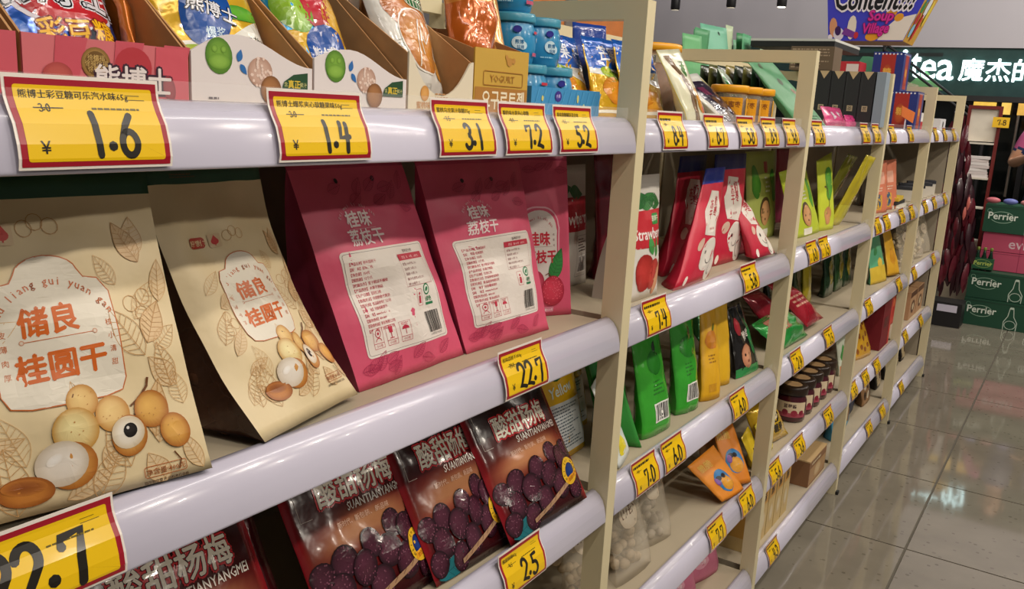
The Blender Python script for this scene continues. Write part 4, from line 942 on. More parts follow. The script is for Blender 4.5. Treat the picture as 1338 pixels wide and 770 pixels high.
A.L(1).disc(.075, .032, .010, .008, 0, '4a3a9a', '3a2c84', 14); A.text('水果', .075, .030, .006, 'd8d0f0', res=1); A.disc(.135, .030, .003, .006, 0, 'd8d07a'); A.disc(.155, .018, .003, .005, 0, 'c8d8a0'); A.disc(.03, .028, .003, .004, 0, 'd8d07a')
A.build('printed_artwork', planar((-.104, 0, 0), (1, 0, 0), (0, 0, 1), (0, -1, 0)), M_INK, tr, ml=.05)
jz = SF[0]+.0035
for i, (x, y, z, l) in enumerate(((1.135, .108, jz+.025, 'blue candy jar, left one of the lower row in the tray'), (1.172, .180, jz+.025, 'blue candy jar, rear left of the lower row in the tray'), (1.212, .108, jz+.025, 'blue candy jar, right one of the lower row in the tray, with red print'),
                                  (1.250, .180, jz+.025, 'blue candy jar at the back right of the tray'), (1.150, .142, jz+.099, 'blue candy jar stacked on the lower row, left one of two'), (1.225, .142, jz+.099, 'blue candy jar stacked on the lower row, right one of two'), (1.150, .150, jz+.173, 'topmost blue candy jar of the stack, cut by the picture edge'))):
    blue_jar(x, y, z-.025, l, i % 3)

# ================================================================== second bay
def mango_art(A):
    w, h = A.w, A.h
    A.L(0).rect(.003, h*.60, w-.003, h*.90, '1f5fc0').poly([(.003, h*.55), (w-.003, h*.40), (w-.003, h*.60), (.003, h*.62)], 'e6e6e0').L(1).disc(w*.42, h*.33, .034, .026, -15, 'e0962a', 'c87a1c', 20).disc(w*.66, h*.22, .030, .022, 20, 'e8a838', 'd08a20', 20)
    A.leaf(w*.30, h*.46, .05, .022, 20, '6f9a2a', '4f7a1c'); A.disc(w*.35, h*.56, .02, .012, 0, 'b8c83a', '8fae2a'); A.L(2).text('芒果', w*.5, h*.72, .034, 'e8ecf4', bold=.02).rect(.006, .01, w-.006, h*.10, 'e8e2d0')
for i, (c, rot, lean, cl, lbl) in enumerate((((1.485, .215, 1.368), -4, .055, 'e2b422', 'mango pouch with blue band right behind the nearest upright, front one'),
        ((1.40, .27, 1.368), 4, .04, 'e2b422', 'mango pouch with blue band, second from the front behind the nearest upright'),
        ((1.60, .175, 1.368), -6, .05, 'd8a81c', 'mango pouch with blue top, rear one seen through the end frame'),
        ((1.67, .145, 1.368), -6, .050, 'dfae28', 'yellow and white mango pouch just right of the nearest upright'))):
    pouch('mango_pouch', lbl, 'snack bag', c, .150, .160, .055, rot, lean, col=cl, art=mango_art, mat=M_FOIL, ink=M_INKG, seed=90+i, group='mango pouches on the top shelf', wr=.004, seal=(.90, '2060bc'))
pouch('blue_pouch', 'dark blue pouch standing upright behind the mango pouches by the frame', 'snack bag', (1.635, .255, 1.368), .09, .185, .03, -20, .02, col='1d3f94', mat=M_GLOSS, seed=95)
def whbr_art(A):
    w, h = A.w, A.h
    A.L(0).poly([(w*.30, h*.02), (w*.52, h*.02), (w*.62, h*.5), (w*.40, h*.92), (w*.16, h*.92), (w*.40, h*.5)], '6a4a1e').L(1).disc(w*.75, h*.30, .02, .03, 0, 'd89a2a', 'b8781c').leaf(w*.62, h*.62, .04, .018, 60, '3f7a2a').disc(w*.82, h*.16, .012, col='c83a3a'); A.para(w*.6, h*.7, w*.9, h*.85, 3, '5a7a3a', 4)
pouch('white_brown_pouch', 'white pouch with a brown curved stripe on the top shelf, leaning right', 'snack bag', cor=((1.72, .075, 1.368), (1.855, .085, 1.368), (1.66, .135, 1.505), (1.76, .13, 1.515)), D=.045, col='d8d6b8', art=whbr_art, mat=M_GLOSS, wr=.0015, seed=97, side='e2d44a')
def purp_art(A):
    w, h = A.w, A.h
    A.L(0).poly([(.01, h*.02), (w-.01, h*.02), (w-.02, h*.85), (.02, h*.85)], '241830').L(1).rect(w*.25, h*.55, w*.5, h*.72, '6f2a4a'); A.line([(w-.006, 0), (w-.012, h*.9)], .006, 'd8c83a')
pouch('purple_pouch', 'dark purple pouch with a white edge, leaning on the top shelf before the yellow-lidded jars', 'snack bag', cor=((1.90, .060, 1.368), (2.065, .075, 1.368), (1.80, .155, 1.462), (1.92, .15, 1.475)), D=.05, col='dcdcd4', art=purp_art, mat=M_GLOSS, wr=.0012, seed=99)
def snack_jar(x, y, z, label, r=.042, hh=.075):
    t = thing('snack_jar', label, 'jar', (x, y, z), 'clear jars with yellow lids')
    MB().lathe([(r*.9, 0), (r, .004), (r, hh*.86), (r*.9, hh*.92), (r*.9, hh)], n=24).build('jar_body', M_GLASSJAR, t, True)
    MB().lathe([(r*.97, hh-.004), (r*1.04, hh-.002), (r*1.04, hh+.010), (r, hh+.013)], n=24).build('jar_lid', M_YLID, t, True)
    MB().lathe([(r*.82, .003), (r*.93, .006), (r*.93, hh*.78), (r*.6, hh*.82)], n=18).build('snack_filling', M_SNACK, t, True)
    A = Art(2*PI*r, hh); a = .060
    A.L(0).rect(a, hh*.10, a+.072, hh*.80, 'e09a1c').L(1).text('金丝蜜枣', a+.036, hh*.52, .015, '7a3a14', bold=.01, res=1).text('JIN SI', a+.036, hh*.30, .012, '8a4a14', res=1); A.rect(a+.086, hh*.1, a+.10, hh*.8, 'e8a828'); A.para(a+.008, hh*.14, a+.064, hh*.24, 2, '7a4a14', 3)
    A.build('jar_label', cyl(0, 0, 0, r*1.006, -5.1), M_INKG, t, ml=.01)
for x, y, l in ((2.03, .11, 'yellow-lidded clear snack jar, left one of the front row of three'), (2.13, .11, 'yellow-lidded clear snack jar, middle of the front row of three'), (2.228, .11, 'yellow-lidded clear snack jar, right one of the front row by the frame')):
    snack_jar(x, y, SF[0]+.0005, l)
snack_jar(1.905, .265, SF[0]+.0005, 'yellow-lidded clear snack jar, tall one behind the mango pouches', .072, .155)
# seaweed packs packed behind the frame; green bags at the very back
for i in range(8):
    cc = ['1f2c20', '2c4a34', '6a6430', '24301f', '8a7a2c', '283424', '5c5a2c', '2f3a26'][i]
    y = .212+.026*i
    pouch('seaweed_pack', 'flat dark green seaweed pack in the row behind the jars, %s from the right' % ['first', 'second', 'third', 'fourth', 'fifth', 'sixth', 'seventh', 'last'][i], 'snack bag', cor=((2.56, y, 1.370), (2.70, y, 1.370), (2.56, y+.004, 1.530), (2.70, y+.004, 1.530)), D=.020, kind='pillow', col=cc, mat=M_GLOSS, seed=110+i, nu=5, nv=8, group='seaweed packs in a row', wr=.001)
pouch('seaweed_pack', 'white and green leaf-printed pack leaning at the right end of the seaweed row', 'snack bag', cor=((2.54, .24, 1.368), (2.66, .26, 1.368), (2.44, .30, 1.515), (2.54, .32, 1.515)), D=.02, kind='pillow', col='cfdcc8', mat=M_GLOSS, seed=121, nu=8, nv=10, art=lambda A: (A.L(0).leaf(A.w*.3, A.h*.4, .05, .03, 70, '3f9a4a', '2a6a34'), A.disc(A.w*.6, A.h*.25, .015, col='8a4a2a'), A.rect(.004, .0, .016, A.h*.9, '3f9a4a')))
GRN = ['first at the left beside the jar lid', 'second from the left', 'third from the left, dark', 'large one with a dark mark', 'fifth from the left, cream', 'sixth from the left', 'seventh from the left, dark', 'eighth from the left', 'last at the right']
for i, (x, w, hh, lean, cc) in enumerate(((2.80, .14, .275, .02, '6fb87e'), (2.87, .14, .300, -.01, '4f9a68'), (2.97, .12, .310, .02, '3f8a58'), (3.10, .22, .335, .05, '76bfa0'), (3.22, .08, .345, .01, 'c2d4b0'), (3.29, .14, .325, .03, '58a878'), (3.38, .12, .330, .02, '3f8a58'), (3.46, .12, .315, .04, '7ab890'), (3.55, .12, .300, .03, 'a8c8a0'))):
    pouch('green_pouch', 'pale green pouch above the frame bar, '+GRN[i], 'snack bag', (x, .50+.018*((i*2) % 5), 1.362), w, hh, .03, 6*(i % 3)-8, lean, (i % 3-1)*.03, .85, col=cc, seed=130+i, nu=6, nv=8, group='green pouches at the back', art=(lambda A: A.L(0).disc(A.w*.7, A.h*.93, .010, .005, -30, '2a4a3a')) if i == 3 else None)

def straw_art(A):
    w, h = A.w, A.h
    A.L(0).rect(.002, h*.42, w-.002, h*.72, 'c02430').leaf(w*.05, h*.78, .06, .030, 10, '2f7d3a', '1d5a28').leaf(w*.5, h*.80, .06, .028, -10, '2f7d3a', '1d5a28').leaf(w*.30, h*.74, .06, .03, 25, '3f8d42', '1d5a28')
    A.L(1).text('Strawberry', w*.52, h*.49, .030, 'f0e4e0', bold=.02, sx=.9); A.L(2).rrect(w*.55, h*.60, w*.80, h*.69, .004, '2f8a3c').L(3).text('草莓干', w*.675, h*.625, .013, 'f0ecd8', bold=.01)
    A.L(1).disc(w*.35, h*.22, .030, .036, 10, 'c83a34', 'a02420', 20).disc(w*.62, h*.20, .026, .030, 0, 'd0483c', 'a82c24', 20); A.leaf(w*.5, h*.36, .04, .02, 100, '3f8d42'); A.leaf(w*.62, h*.34, .04, .02, 70, '3f8d42'); A.L(2).disc(w*.84, h*.17, .013, .038, -22, 'd8a07a', 'b87a54', 18)
def straw_back(A):
    w, h = A.w, A.h
    A.L(0).rect(.002, h*.46, w-.002, h*.74, 'b02230').L(1).text('Strawberry', w*.52, h*.52, .034, 'e8dcd8', bold=.02).L(0).leaf(w*.1, h*.78, .06, .03, 10, '2f6d3a').leaf(w*.45, h*.79, .06, .03, -8, '2f6d3a')
    A.line(A.rr(w*.58, h*.08, w*.94, h*.42, .004), .0006, '4a4a4a', True); A.L(1).barcode(w*.66, h*.12, w*.90, h*.24); A.L(1).para(w*.64, h*.28, w*.92, h*.40, 5, '55504c', 4)
SG = 'strawberry pouches'
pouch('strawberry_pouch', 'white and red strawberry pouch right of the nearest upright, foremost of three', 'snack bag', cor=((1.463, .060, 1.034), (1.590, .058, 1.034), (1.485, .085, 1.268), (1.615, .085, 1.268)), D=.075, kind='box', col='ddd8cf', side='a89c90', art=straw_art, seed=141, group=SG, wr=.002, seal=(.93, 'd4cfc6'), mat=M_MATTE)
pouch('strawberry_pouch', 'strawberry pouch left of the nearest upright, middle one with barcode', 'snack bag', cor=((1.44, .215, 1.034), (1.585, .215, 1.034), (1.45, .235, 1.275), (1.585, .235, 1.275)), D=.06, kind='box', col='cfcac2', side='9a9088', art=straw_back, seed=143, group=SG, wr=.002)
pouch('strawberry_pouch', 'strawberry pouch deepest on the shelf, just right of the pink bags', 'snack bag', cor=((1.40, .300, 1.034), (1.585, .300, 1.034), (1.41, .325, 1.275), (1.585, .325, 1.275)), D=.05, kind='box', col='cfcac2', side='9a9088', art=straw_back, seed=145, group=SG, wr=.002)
pouch('jujube_pouch', 'dark wine red pouch squeezed behind the strawberry pouch', 'snack bag', (1.70, .20, 1.034), .15, .265, .06, -6, .03, col='7a1a2c', mat=M_GLOSS, seed=147, wr=.003)
def jujube_art(A):
    w, h = A.w, A.h
    A.L(0).poly([(w*.30, h*.42), (w*.72, h*.38), (w*.84, h*.58), (w*.74, h*.78), (w*.42, h*.80), (w*.24, h*.62)], 'e4dcd2').L(1)
    for i, ch in enumerate('冻干'): A.text(ch, w*.48, h*(.64-.09*i), .026, 'b81e34', bold=.02, res=1)
    for i, ch in enumerate('奶枣'): A.text(ch, w*.64, h*(.66-.09*i), .028, 'b81e34', bold=.02, res=1)
    A.text('nai zao', w*.55, h*.45, .012, 'b81e34', res=1)
    A.L(0).disc(w*.60, h*.24, w*.24, h*.14, 0, 'e4dcd2', n=20).disc(w*.80, h*.12, w*.17, h*.12, 0, 'e4dcd2', n=16).disc(w*.30, h*.34, w*.09, h*.05, 30, 'd8b8a4', n=14); A.L(2).disc(w*.50, h*.26, .005, col='2a1c1c', n=8); A.line(_c(w*.62, h*.20, .015, .012, 180, 360), .002, '2a1c1c'); A.line(_c(w*.78, h*.12, .016, .02, 90, 270), .002, '2a1c1c')
    A.L(1).disc(w*.16, h*.06, .008, .012, 0, 'f0e4d8', n=10)
JG = 'red jujube pouches with blue tops'; RD = 'c2203c'
pouch('jujube_pouch', 'red jujube pouch with blue top, left one set back in shade', 'snack bag', cor=((1.770, .120, 1.034), (1.94, .122, 1.034), (1.870, .150, 1.292), (2.045, .155, 1.292)), D=.06, kind='doy', col=RD, seal=(.86, '1f2f78'), art=jujube_art, seed=151, group=JG)
pouch('jujube_pouch', 'red jujube pouch with blue top, right one with white figure panel', 'snack bag', cor=((1.97, .092, 1.034), (2.165, .086, 1.034), (2.00, .118, 1.296), (2.210, .115, 1.296)), D=.06, kind='doy', col=RD, seal=(.86, '1f2f78'), art=jujube_art, seed=153, group=JG)
pouch('jujube_pouch', 'red jujube pouch with blue top standing foremost in the middle', 'snack bag', cor=((1.645, .040, 1.034), (1.86, .048, 1.034), (1.865, .085, 1.270), (2.00, .090, 1.270)), D=.06, kind='doy', col='cc2440', seal=(.86, '22389a'), art=jujube_art, seed=155, group=JG)
pouch('jujube_pouch', 'red jujube pouch slumped sideways against the second upright', 'snack bag', cor=((2.13, .036, 1.036), (2.275, .028, 1.036), (2.11, .13, 1.22), (2.21, .15, 1.235)), D=.05, kind='doy', col='c2203c', art=jujube_art, seed=157, group=JG)
pouch('jujube_pouch', 'dark red pouch lying behind the slumped jujube pouch', 'snack bag', cor=((2.20, .11, 1.036), (2.31, .10, 1.036), (2.19, .20, 1.20), (2.29, .20, 1.21)), D=.04, kind='doy', col='a81c34', seed=159)
def lime_art(A):
    w, h = A.w, A.h
    A.L(0).disc(w*.25, h*.66, .03, .05, 10, '5fae3a', '3f8a2a').disc(w*.86, h*.6, .02, .05, 0, '5fae3a', '3f8a2a').rect(w*.55, h*.75, w*.68, h*.88, 'b03a3a').para(w*.52, h*.52, w*.70, h*.72, 4, 'e0e0d0', 3)
    A.L(1).disc(w*.52, h*.32, .046, .042, 0, '4a3a22', '4a3a22', 20).L(2).disc(w*.52, h*.30, .040, .037, 0, 'dba878', 'c08a58', 20).L(3).disc(w*.44, h*.31, .004, col='2a1c14', n=8).disc(w*.60, h*.31, .004, col='2a1c14', n=8).disc(w*.52, h*.23, .006, .004, 0, '5a2a1c', n=8); A.L(1).rect(w*.35, h*.02, w*.65, h*.12, 'e8e4d8')
pouch('lime_pouch', 'lime pouch with a round printed face at the back beside the second upright', 'snack bag', cor=((2.45, .165, 1.034), (2.70, .160, 1.034), (2.46, .20, 1.29), (2.73, .20, 1.29)), D=.05, col='a9b45a', art=lime_art, seed=161)

# ---- third shelf, second bay
def apple_art(A):
    w, h = A.w, A.h
    A.L(0).disc(w*.56, h*.62, .030, .026, 0, '2f8a2c', '267a26', 18).leaf(w*.60, h*.70, .03, .014, 60, '1d3a1c').para(w*.35, h*.34, w*.75, h*.48, 4, '2f7a2c', 4); A.L(1).barcode(w*.36, h*.12, w*.86, h*.26)
GG = 'bright green fruit pouches'
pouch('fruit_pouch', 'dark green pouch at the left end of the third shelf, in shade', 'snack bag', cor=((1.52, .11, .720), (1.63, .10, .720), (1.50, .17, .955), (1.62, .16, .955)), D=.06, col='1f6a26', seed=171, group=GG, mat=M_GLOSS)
pouch('fruit_pouch', 'bright green pouch with barcode, left of the standing pair', 'snack bag', cor=((1.605, .062, .720), (1.725, .050, .720), (1.64, .135, .945), (1.765, .130, .945)), D=.06, col='3aa02e', art=apple_art, seed=173, group=GG, mat=M_GLOSS)
pouch('fruit_pouch', 'bright green pouch with barcode, right of the standing pair', 'snack bag', cor=((1.795, .068, .720), (1.885, .050, .720), (1.83, .130, .945), (1.955, .125, .945)), D=.06, col='38a030', art=apple_art, seed=175, group=GG, mat=M_GLOSS)
def yel_art(A):
    w, h = A.w, A.h
    A.L(0).disc(w*.5, h*.60, .026, .022, 0, 'd88a1c', 'c8781c').leaf(w*.55, h*.68, .025, .012, 50, '5a6a1c').para(w*.3, h*.36, w*.7, h*.46, 3, '9a6a14', 4).rect(w*.3, h*.08, w*.7, h*.16, 'c8901c')
YG = 'tall yellow fruit pouches'
pouch('fruit_pouch', 'yellow pouch right beside the bright green pair', 'snack bag', cor=((1.925, .062, .720), (1.995, .040, .720), (1.985, .115, .945), (2.06, .105, .945)), D=.05, col='dfa91a', art=yel_art, seed=177, group=YG)
pouch('fruit_pouch', 'yellow pouch with open side, standing between the dark gap and the black bag', 'snack bag', cor=((2.05, .085, .720), (2.12, .060, .720), (2.09, .13, .955), (2.18, .12, .955)), D=.05, col='e0b01c', side='b8c83a', seed=179, group=YG)
def black_art(A):
    w, h = A.w, A.h
    A.L(0).rect(.002, .0, w-.002, h*.12, '2f8a4a').L(1).disc(w*.45, h*.26, .030, .032, 0, 'd89a78', 'b87858', 18).L(2).disc(w*.36, h*.28, .004, col='2a1c14', n=8).disc(w*.55, h*.28, .004, col='2a1c14', n=8).disc(w*.45, h*.19, .008, .004, 0, '8a2a24', n=8); A.line(_c(w*.45, h*.28, .032, .03, 20, 160), .004, '3a2418')
    A.L(1).text('脆枣', w*.6, h*.50, .026, 'e4dcd2', bold=.02, rot=12).disc(w*.3, h*.68, .016, .026, 20, 'b8283a', '8a1c28').disc(w*.82, h*.5, .018, .05, 0, '2f8a4a', '1f6a34')
pouch('black_snack_bag', 'black snack bag with a printed face and green base by the second upright', 'snack bag', cor=((2.165, .060, .720), (2.31, .045, .720), (2.20, .12, .900), (2.30, .12, .900)), D=.05, col='1e1c1c', art=black_art, seed=181, mat=M_FOIL, ink=M_INKG)
pouch('green_snack_bag', 'green snack bag lying above the black bag near the second upright', 'snack bag', cor=((2.16, .17, .800), (2.30, .15, .815), (2.18, .27, .905), (2.31, .27, .910)), D=.06, kind='pillow', col='3f8a4a', seed=183, mat=M_FOIL)
pouch('white_blue_pouch', 'white and blue pouch with small print leaning at the left end of the third shelf', 'snack bag', cor=((1.44, .035, .720), (1.535, .060, .720), (1.46, .12, .86), (1.53, .14, .87)), D=.03, col='cfd4d2', seed=185, art=lambda A: (A.L(0).rect(.004, A.h*.55, A.w-.004, A.h*.8, 'd88a2a'), A.disc(A.w*.4, A.h*.2, .02, col='d8c82a'), A.para(.01, A.h*.3, A.w-.01, A.h*.5, 4, '5a5a58')))
pouch('leaf_pouch', 'dark green pouch with bright edge behind the white and blue pouch', 'snack bag', cor=((1.535, .125, .720), (1.565, .05, .720), (1.51, .17, .90), (1.55, .12, .90)), D=.03, col='2f8a34', seed=187)

# ---- fourth shelf, second bay
def clear_bag(label, cor, seed, D=.06, fill='b8a486', group='clear bags of pale snacks', n=46):
    root, mp, w, h = pouch('clear_snack_bag', label, 'snack bag', cor=cor, D=D, film=M_CLEARBAG, seed=seed, group=group, body='clear_film', nu=8, nv=10, art=lambda A: (A.L(0).disc(A.w*.5, A.h*.55, A.w*.26, A.h*.12, 0, 'd8ccb8', 'c8b8a0', 18), A.text('山珍', A.w*.5, A.h*.53, A.w*.2, '6a4a34', bold=.01, res=1)))
    rnd = random.Random(seed); m = MB()
    for i in range(n):
        u, v = rnd.uniform(.10, .90), rnd.uniform(.03, .80); p, nn = mp(u*w, v*h); p = p-nn*(.018+D*(1-v)*.7*rnd.random()); q = rnd.uniform(.009, .016); p[2] = max(p[2], q*.8+.001)
        m.ball(p, q, 8, 5, (1, .8, .8))
    m.build('snack_pieces', solid('pale_snack_%d' % seed, fill, .7, var=.2, scale=50), root, True, kind='stuff')
clear_bag('clear bag of pale brown snacks at the left end of the fourth shelf', ((1.40, .10, .406), (1.52, .08, .406), (1.42, .16, .640), (1.53, .15, .640)), 191)
clear_bag('clear bag of pale brown snacks, middle of three on the fourth shelf', ((1.55, .065, .406), (1.70, .055, .406), (1.56, .14, .640), (1.70, .14, .640)), 193)
clear_bag('clear bag of pale snacks, right one of three on the fourth shelf', ((1.72, .10, .406), (1.845, .070, .406), (1.75, .16, .640), (1.86, .15, .640)), 195, fill='a89c8a')
def chick_art(A):
    w, h = A.w, A.h
    A.L(0).disc(w*.52, h*.36, .030, .034, 0, '3a86c0', '2f74ac', 20).L(1).disc(w*.56, h*.30, .023, .022, 0, 'e8a83a', 'd08a24', 18).L(2).disc(w*.40, h*.45, .010, .007, 0, '1a1820', n=10).disc(w*.58, h*.45, .010, .007, 0, '1a1820', n=10).line([(w*.4, h*.45), (w*.58, h*.45)], .002, '1a1820'); A.disc(w*.30, h*.40, .008, .012, 0, '7a4a9a', n=10); A.text('脆脆', w*.35, h*.72, .024, 'e8c05a', bold=.01)
OG = 'orange pouches with sunglasses print'
pouch('orange_pouch', 'orange pouch with sunglasses print leaning far back, left one', 'snack bag', cor=((2.082, .034, .407), (2.197, .016, .407), (2.03, .12, .507), (2.20, .115, .515)), D=.03, col='e08a24', art=chick_art, seed=201, group=OG, wr=.002)
pouch('orange_pouch', 'orange pouch with sunglasses print, narrow one at the right', 'snack bag', cor=((2.19, .060, .406), (2.255, .016, .408), (2.235, .14, .560), (2.312, .11, .560)), D=.03, col='dd8420', art=chick_art, seed=203, group=OG, wr=.002)
pouch('brown_pouch', 'brown and cream pouch with a dark ring behind the orange pouches', 'snack bag', cor=((2.22, .14, .406), (2.315, .09, .406), (2.25, .21, .62), (2.316, .18, .62)), D=.04, col='b08a5a', art=lambda A: (A.L(0).disc(A.w*.5, A.h*.7, .03, .03, 0, 'e4d8c4', n=16), A.L(1).disc(A.w*.5, A.h*.7, .016, .016, 0, '4a2c1c', n=14)), seed=205)
# ---- bottom shelf, second bay
PBG = 'pink bags on the bottom shelf'
for i, (x, lbl) in enumerate(((1.98, 'pink bag with a dark handle hole, left one on the bottom shelf'), (2.15, 'pink bag with a dark handle hole, right one on the bottom shelf'))):
    pouch('pink_pouch', lbl, 'snack bag', (x+.05, .10, .119), .15, .19, .06, -14, .05, col='c06a86', art=lambda A: (A.L(0).disc(A.w*.55, A.h*.62, .012, .030, -25, '5a1c34', n=14), A.disc(A.w*.4, A.h*.3, .03, .02, 0, 'd898ac', n=14), A.text('软糖', A.w*.4, A.h*.27, .018, 'f0e0e4')), seed=211+i, group=PBG)
clear_bag('clear bag of pale snacks low on the bottom shelf of the second bay', ((1.60, .08, .119), (1.74, .07, .119), (1.62, .14, .33), (1.75, .14, .33)), 215)

# ================================================================== third bay
def box(name, label, x0, x1, y0, y1, z0, z1, col, art=None, group=None, rot=0, mat=None, cat='box', lid=None, artside=None):
    r = thing(name, label, cat, ((x0+x1)/2, (y0+y1)/2, z0), group); r.rotation_euler.z = math.radians(rot)
    a, b = (x1-x0)/2, (y1-y0)/2
    MB().box(-a, a, -b, b, 0, z1-z0, col, bev=.001).build('carton_body', mat or M_CARD, r, printed=True)
    if lid: MB().box(-a-.0008, a+.0008, -b-.0008, b+.0008, (z1-z0)*lid[0], z1-z0+.0008, lid[1]).build('carton_lid', M_CARD, r, printed=True)
    if art:
        A = Art(2*a, z1-z0); art(A); A.build('printed_artwork', planar((-a, -b, 0), (1, 0, 0), (0, 0, 1), (0, -1, 0)), M_INK, r, ml=.06)
    if artside:
        A = Art(2*b, z1-z0); artside(A); A.build('side_print', planar((-a, b, 0), (0, -1, 0), (0, 0, 1), (-1, 0, 0)), M_INK, r, ml=.06)
    return r
def biggreen_art(A):
    w, h = A.w, A.h
    A.L(0).disc(w*.42, h*.62, .030, .014, 12, '4a5a3c', '3a4a30', 16).disc(w*.32, h*.86, .03, .010, 20, '4a5a3c', n=12).disc(w*.6, h*.48, .02, .014, 0, '7a5a3a', n=12).para(w*.55, h*.08, w*.93, h*.16, 2, '2f5a3a', 3); A.line([(w*.5, h*.2), (w*.9, h*.3)], .004, '6aa878')
pouch('green_bag', 'large green snack bag leaning across the second upright on the top shelf', 'snack bag', cor=((2.52, .075, 1.368), (2.80, .065, 1.368), (2.38, .21, 1.545), (2.56, .20, 1.555)), D=.06, col='4f9062', art=biggreen_art, seed=221, nu=12, nv=14)
for i in range(5):
    y0 = .008 if i == 4 else .042+.049*(3-i); y1 = y0+(.030 if i == 4 else .047)
    box('tea_box', ['tall black box at the far left of the upright row on the top shelf', 'tall black box second from the left in the upright row', 'tall black box third from the left in the upright row', 'tall black box fourth from the left in the upright row', 'slim silver box closing the upright row of black boxes'][i], 3.245, 3.312, y0, y1, SF[0]+(.0005 if i < 4 else .0085), 1.558, '26282a' if i < 4 else '8a98a4',
        artside=(lambda A: (A.L(0).poly([(A.w*.15, A.h), (A.w*.5, A.h*.86), (A.w*.85, A.h)], 'c8b088'), A.rect(A.w*.3, A.h*.30, A.w*.7, A.h*.40, 'b8a888'), A.L(1).text('茶', A.w*.5, A.h*.315, .016, '26282a', res=1), A.L(0).line([(A.w*.1, 0), (A.w*.1, A.h)], .0012, '3c4042'))) if i < 4 else None, group='boxes in an upright row')
pouch('pink_pouch', 'small pink pouch with white hearts before the black boxes', 'snack bag', (2.99, .085, 1.368), .25, .070, .05, 0, .03, col='d84a84', art=lambda A: (A.L(0).disc(A.w*.35, A.h*.55, .020, .014, 0, 'f0d8e4', n=12), A.disc(A.w*.62, A.h*.6, .018, .012, 0, 'f0d8e4', n=12), A.rect(.006, .006, A.w-.006, A.h*.2, 'b8286a')), seed=223, mat=M_GLOSS)
pouch('pink_pouch', 'small magenta pouch at the right foot of the black boxes', 'snack bag', (3.19, .085, 1.368), .14, .045, .04, 0, .015, col='d03a80', seed=225, mat=M_GLOSS)
# flat black gift box and packs stacked on the rear shelf over the boxes
box('support_carton', 'brown patterned carton between the black boxes and the flat black box', 3.25, 3.36, .19, .34, 1.559, 1.640, '6a5844', artside=lambda A: (A.L(0).para(.005, .005, A.w-.005, A.h-.005, 7, 'a8927a', 6), A.rect(.02, .01, .05, .05, '4a3c30')))
box('gift_box', 'flat black box with pale lid edge lying above the frame corner', 3.28, 3.66, .20, .50, 1.6405, 1.668, '17181a', lid=(.72, 'cfd0cc'))
box('red_box', 'red box with a white label behind the black boxes', 4.02, 4.14, .27, .395, SF[0]+.0005, 1.640, 'b82a34', artside=lambda A: A.L(0).rect(.07, .20, .12, A.h-.01, 'dcd0cc'))
def tin_art(A):
    w, h = A.w, A.h
    A.L(0).rect(w*.0, 0, w, h, '25347e').L(1).rect(w*.28, h*.05, w*.75, h*.95, 'a83028').L(2).disc(w*.5, h*.42, w*.17, h*.26, 0, 'c8602a', 'a8442a', 14).text('糖', w*.5, h*.4, .035, 'e0b04a', res=1, bold=.02); A.L(1); [A.disc(w*(.06+.12*i), h*.95, .004, col='d8dce8', n=6) for i in range(8)]
box('gift_tin', 'blue and red tin on the top shelf before the fourth upright, lower one', 4.14, 4.30, .046, .17, SF[0]+.0005, 1.530, '25347e', art=tin_art, artside=tin_art)
box('gift_tin', 'blue and red tin stacked on the other tin, above the frame bar', 4.14, 4.30, .122, .245, 1.5305, 1.690, '25347e', art=tin_art, artside=tin_art)
pouch('lime_pouch', 'bright lime pouch with printed faces by the third upright base of the pair of tags', 'snack bag', cor=((2.66, .090, 1.034), (2.93, .082, 1.034), (2.56, .130, 1.235), (2.86, .14, 1.25)), D=.05, col='b8c834', art=lime_art, seed=231, wr=.002, group='lime face pouches')
pouch('lime_pouch', 'bright lime pouch turned edge-on with a green swirl, right of the face pouch', 'snack bag', cor=((2.94, .088, 1.034), (3.07, .072, 1.034), (2.92, .120, 1.26), (3.10, .12, 1.285)), D=.04, col='c8d43a', art=lambda A: (A.L(0).disc(A.w*.6, A.h*.62, .03, .055, -10, '5fae3a', '3f8a2a', 16), A.line(_c(A.w*.3, A.h*.4, .03, .05, -60, 90), .006, '6a4a2a'), A.disc(A.w*.45, A.h*.2, .03, .03, 0, 'd89a68', 'c08a58', 14)), seed=233, group='lime face pouches')
pouch('tan_pouch', 'tan and pink pouch behind the lime pouch', 'snack bag', cor=((2.64, .26, 1.034), (2.92, .26, 1.034), (2.64, .29, 1.27), (2.92, .29, 1.27)), D=.04, col='b08a5a', seed=235)
pouch('flower_pouch', 'dark pink flower pouch at the back right of the second shelf', 'snack bag', cor=((3.02, .26, 1.034), (3.25, .24, 1.034), (3.02, .28, 1.285), (3.26, .27, 1.285)), D=.04, col='a83a5c', art=lambda A: (A.L(0).disc(A.w*.5, A.h*.6, .05, .05, 0, 'c86a8a', 'a84a6c'), A.poly([(A.w*.4, A.h*.1), (A.w*.6, A.h*.1), (A.w*.5, A.h*.25)], 'e8b0a0')), seed=237)
for i in range(2):
    pouch('stick_pouch', ['long yellow-green stick pouch leaning diagonally to the right, front one', 'long yellow-green stick pouch leaning diagonally, darker rear one'][i], 'snack bag', cor=((3.12-.03*i, .105+.06*i, 1.036), (3.21-.03*i, .085+.06*i, 1.034), (3.215-.05*i, .030+.05*i, 1.282), (3.300-.05*i, .016+.05*i, 1.270)), D=.03, col=['b8a82a', '6a6a24'][i], bands=((.0, .3, 'c8c03a'),), seed=239+i, mat=M_GLOSS)
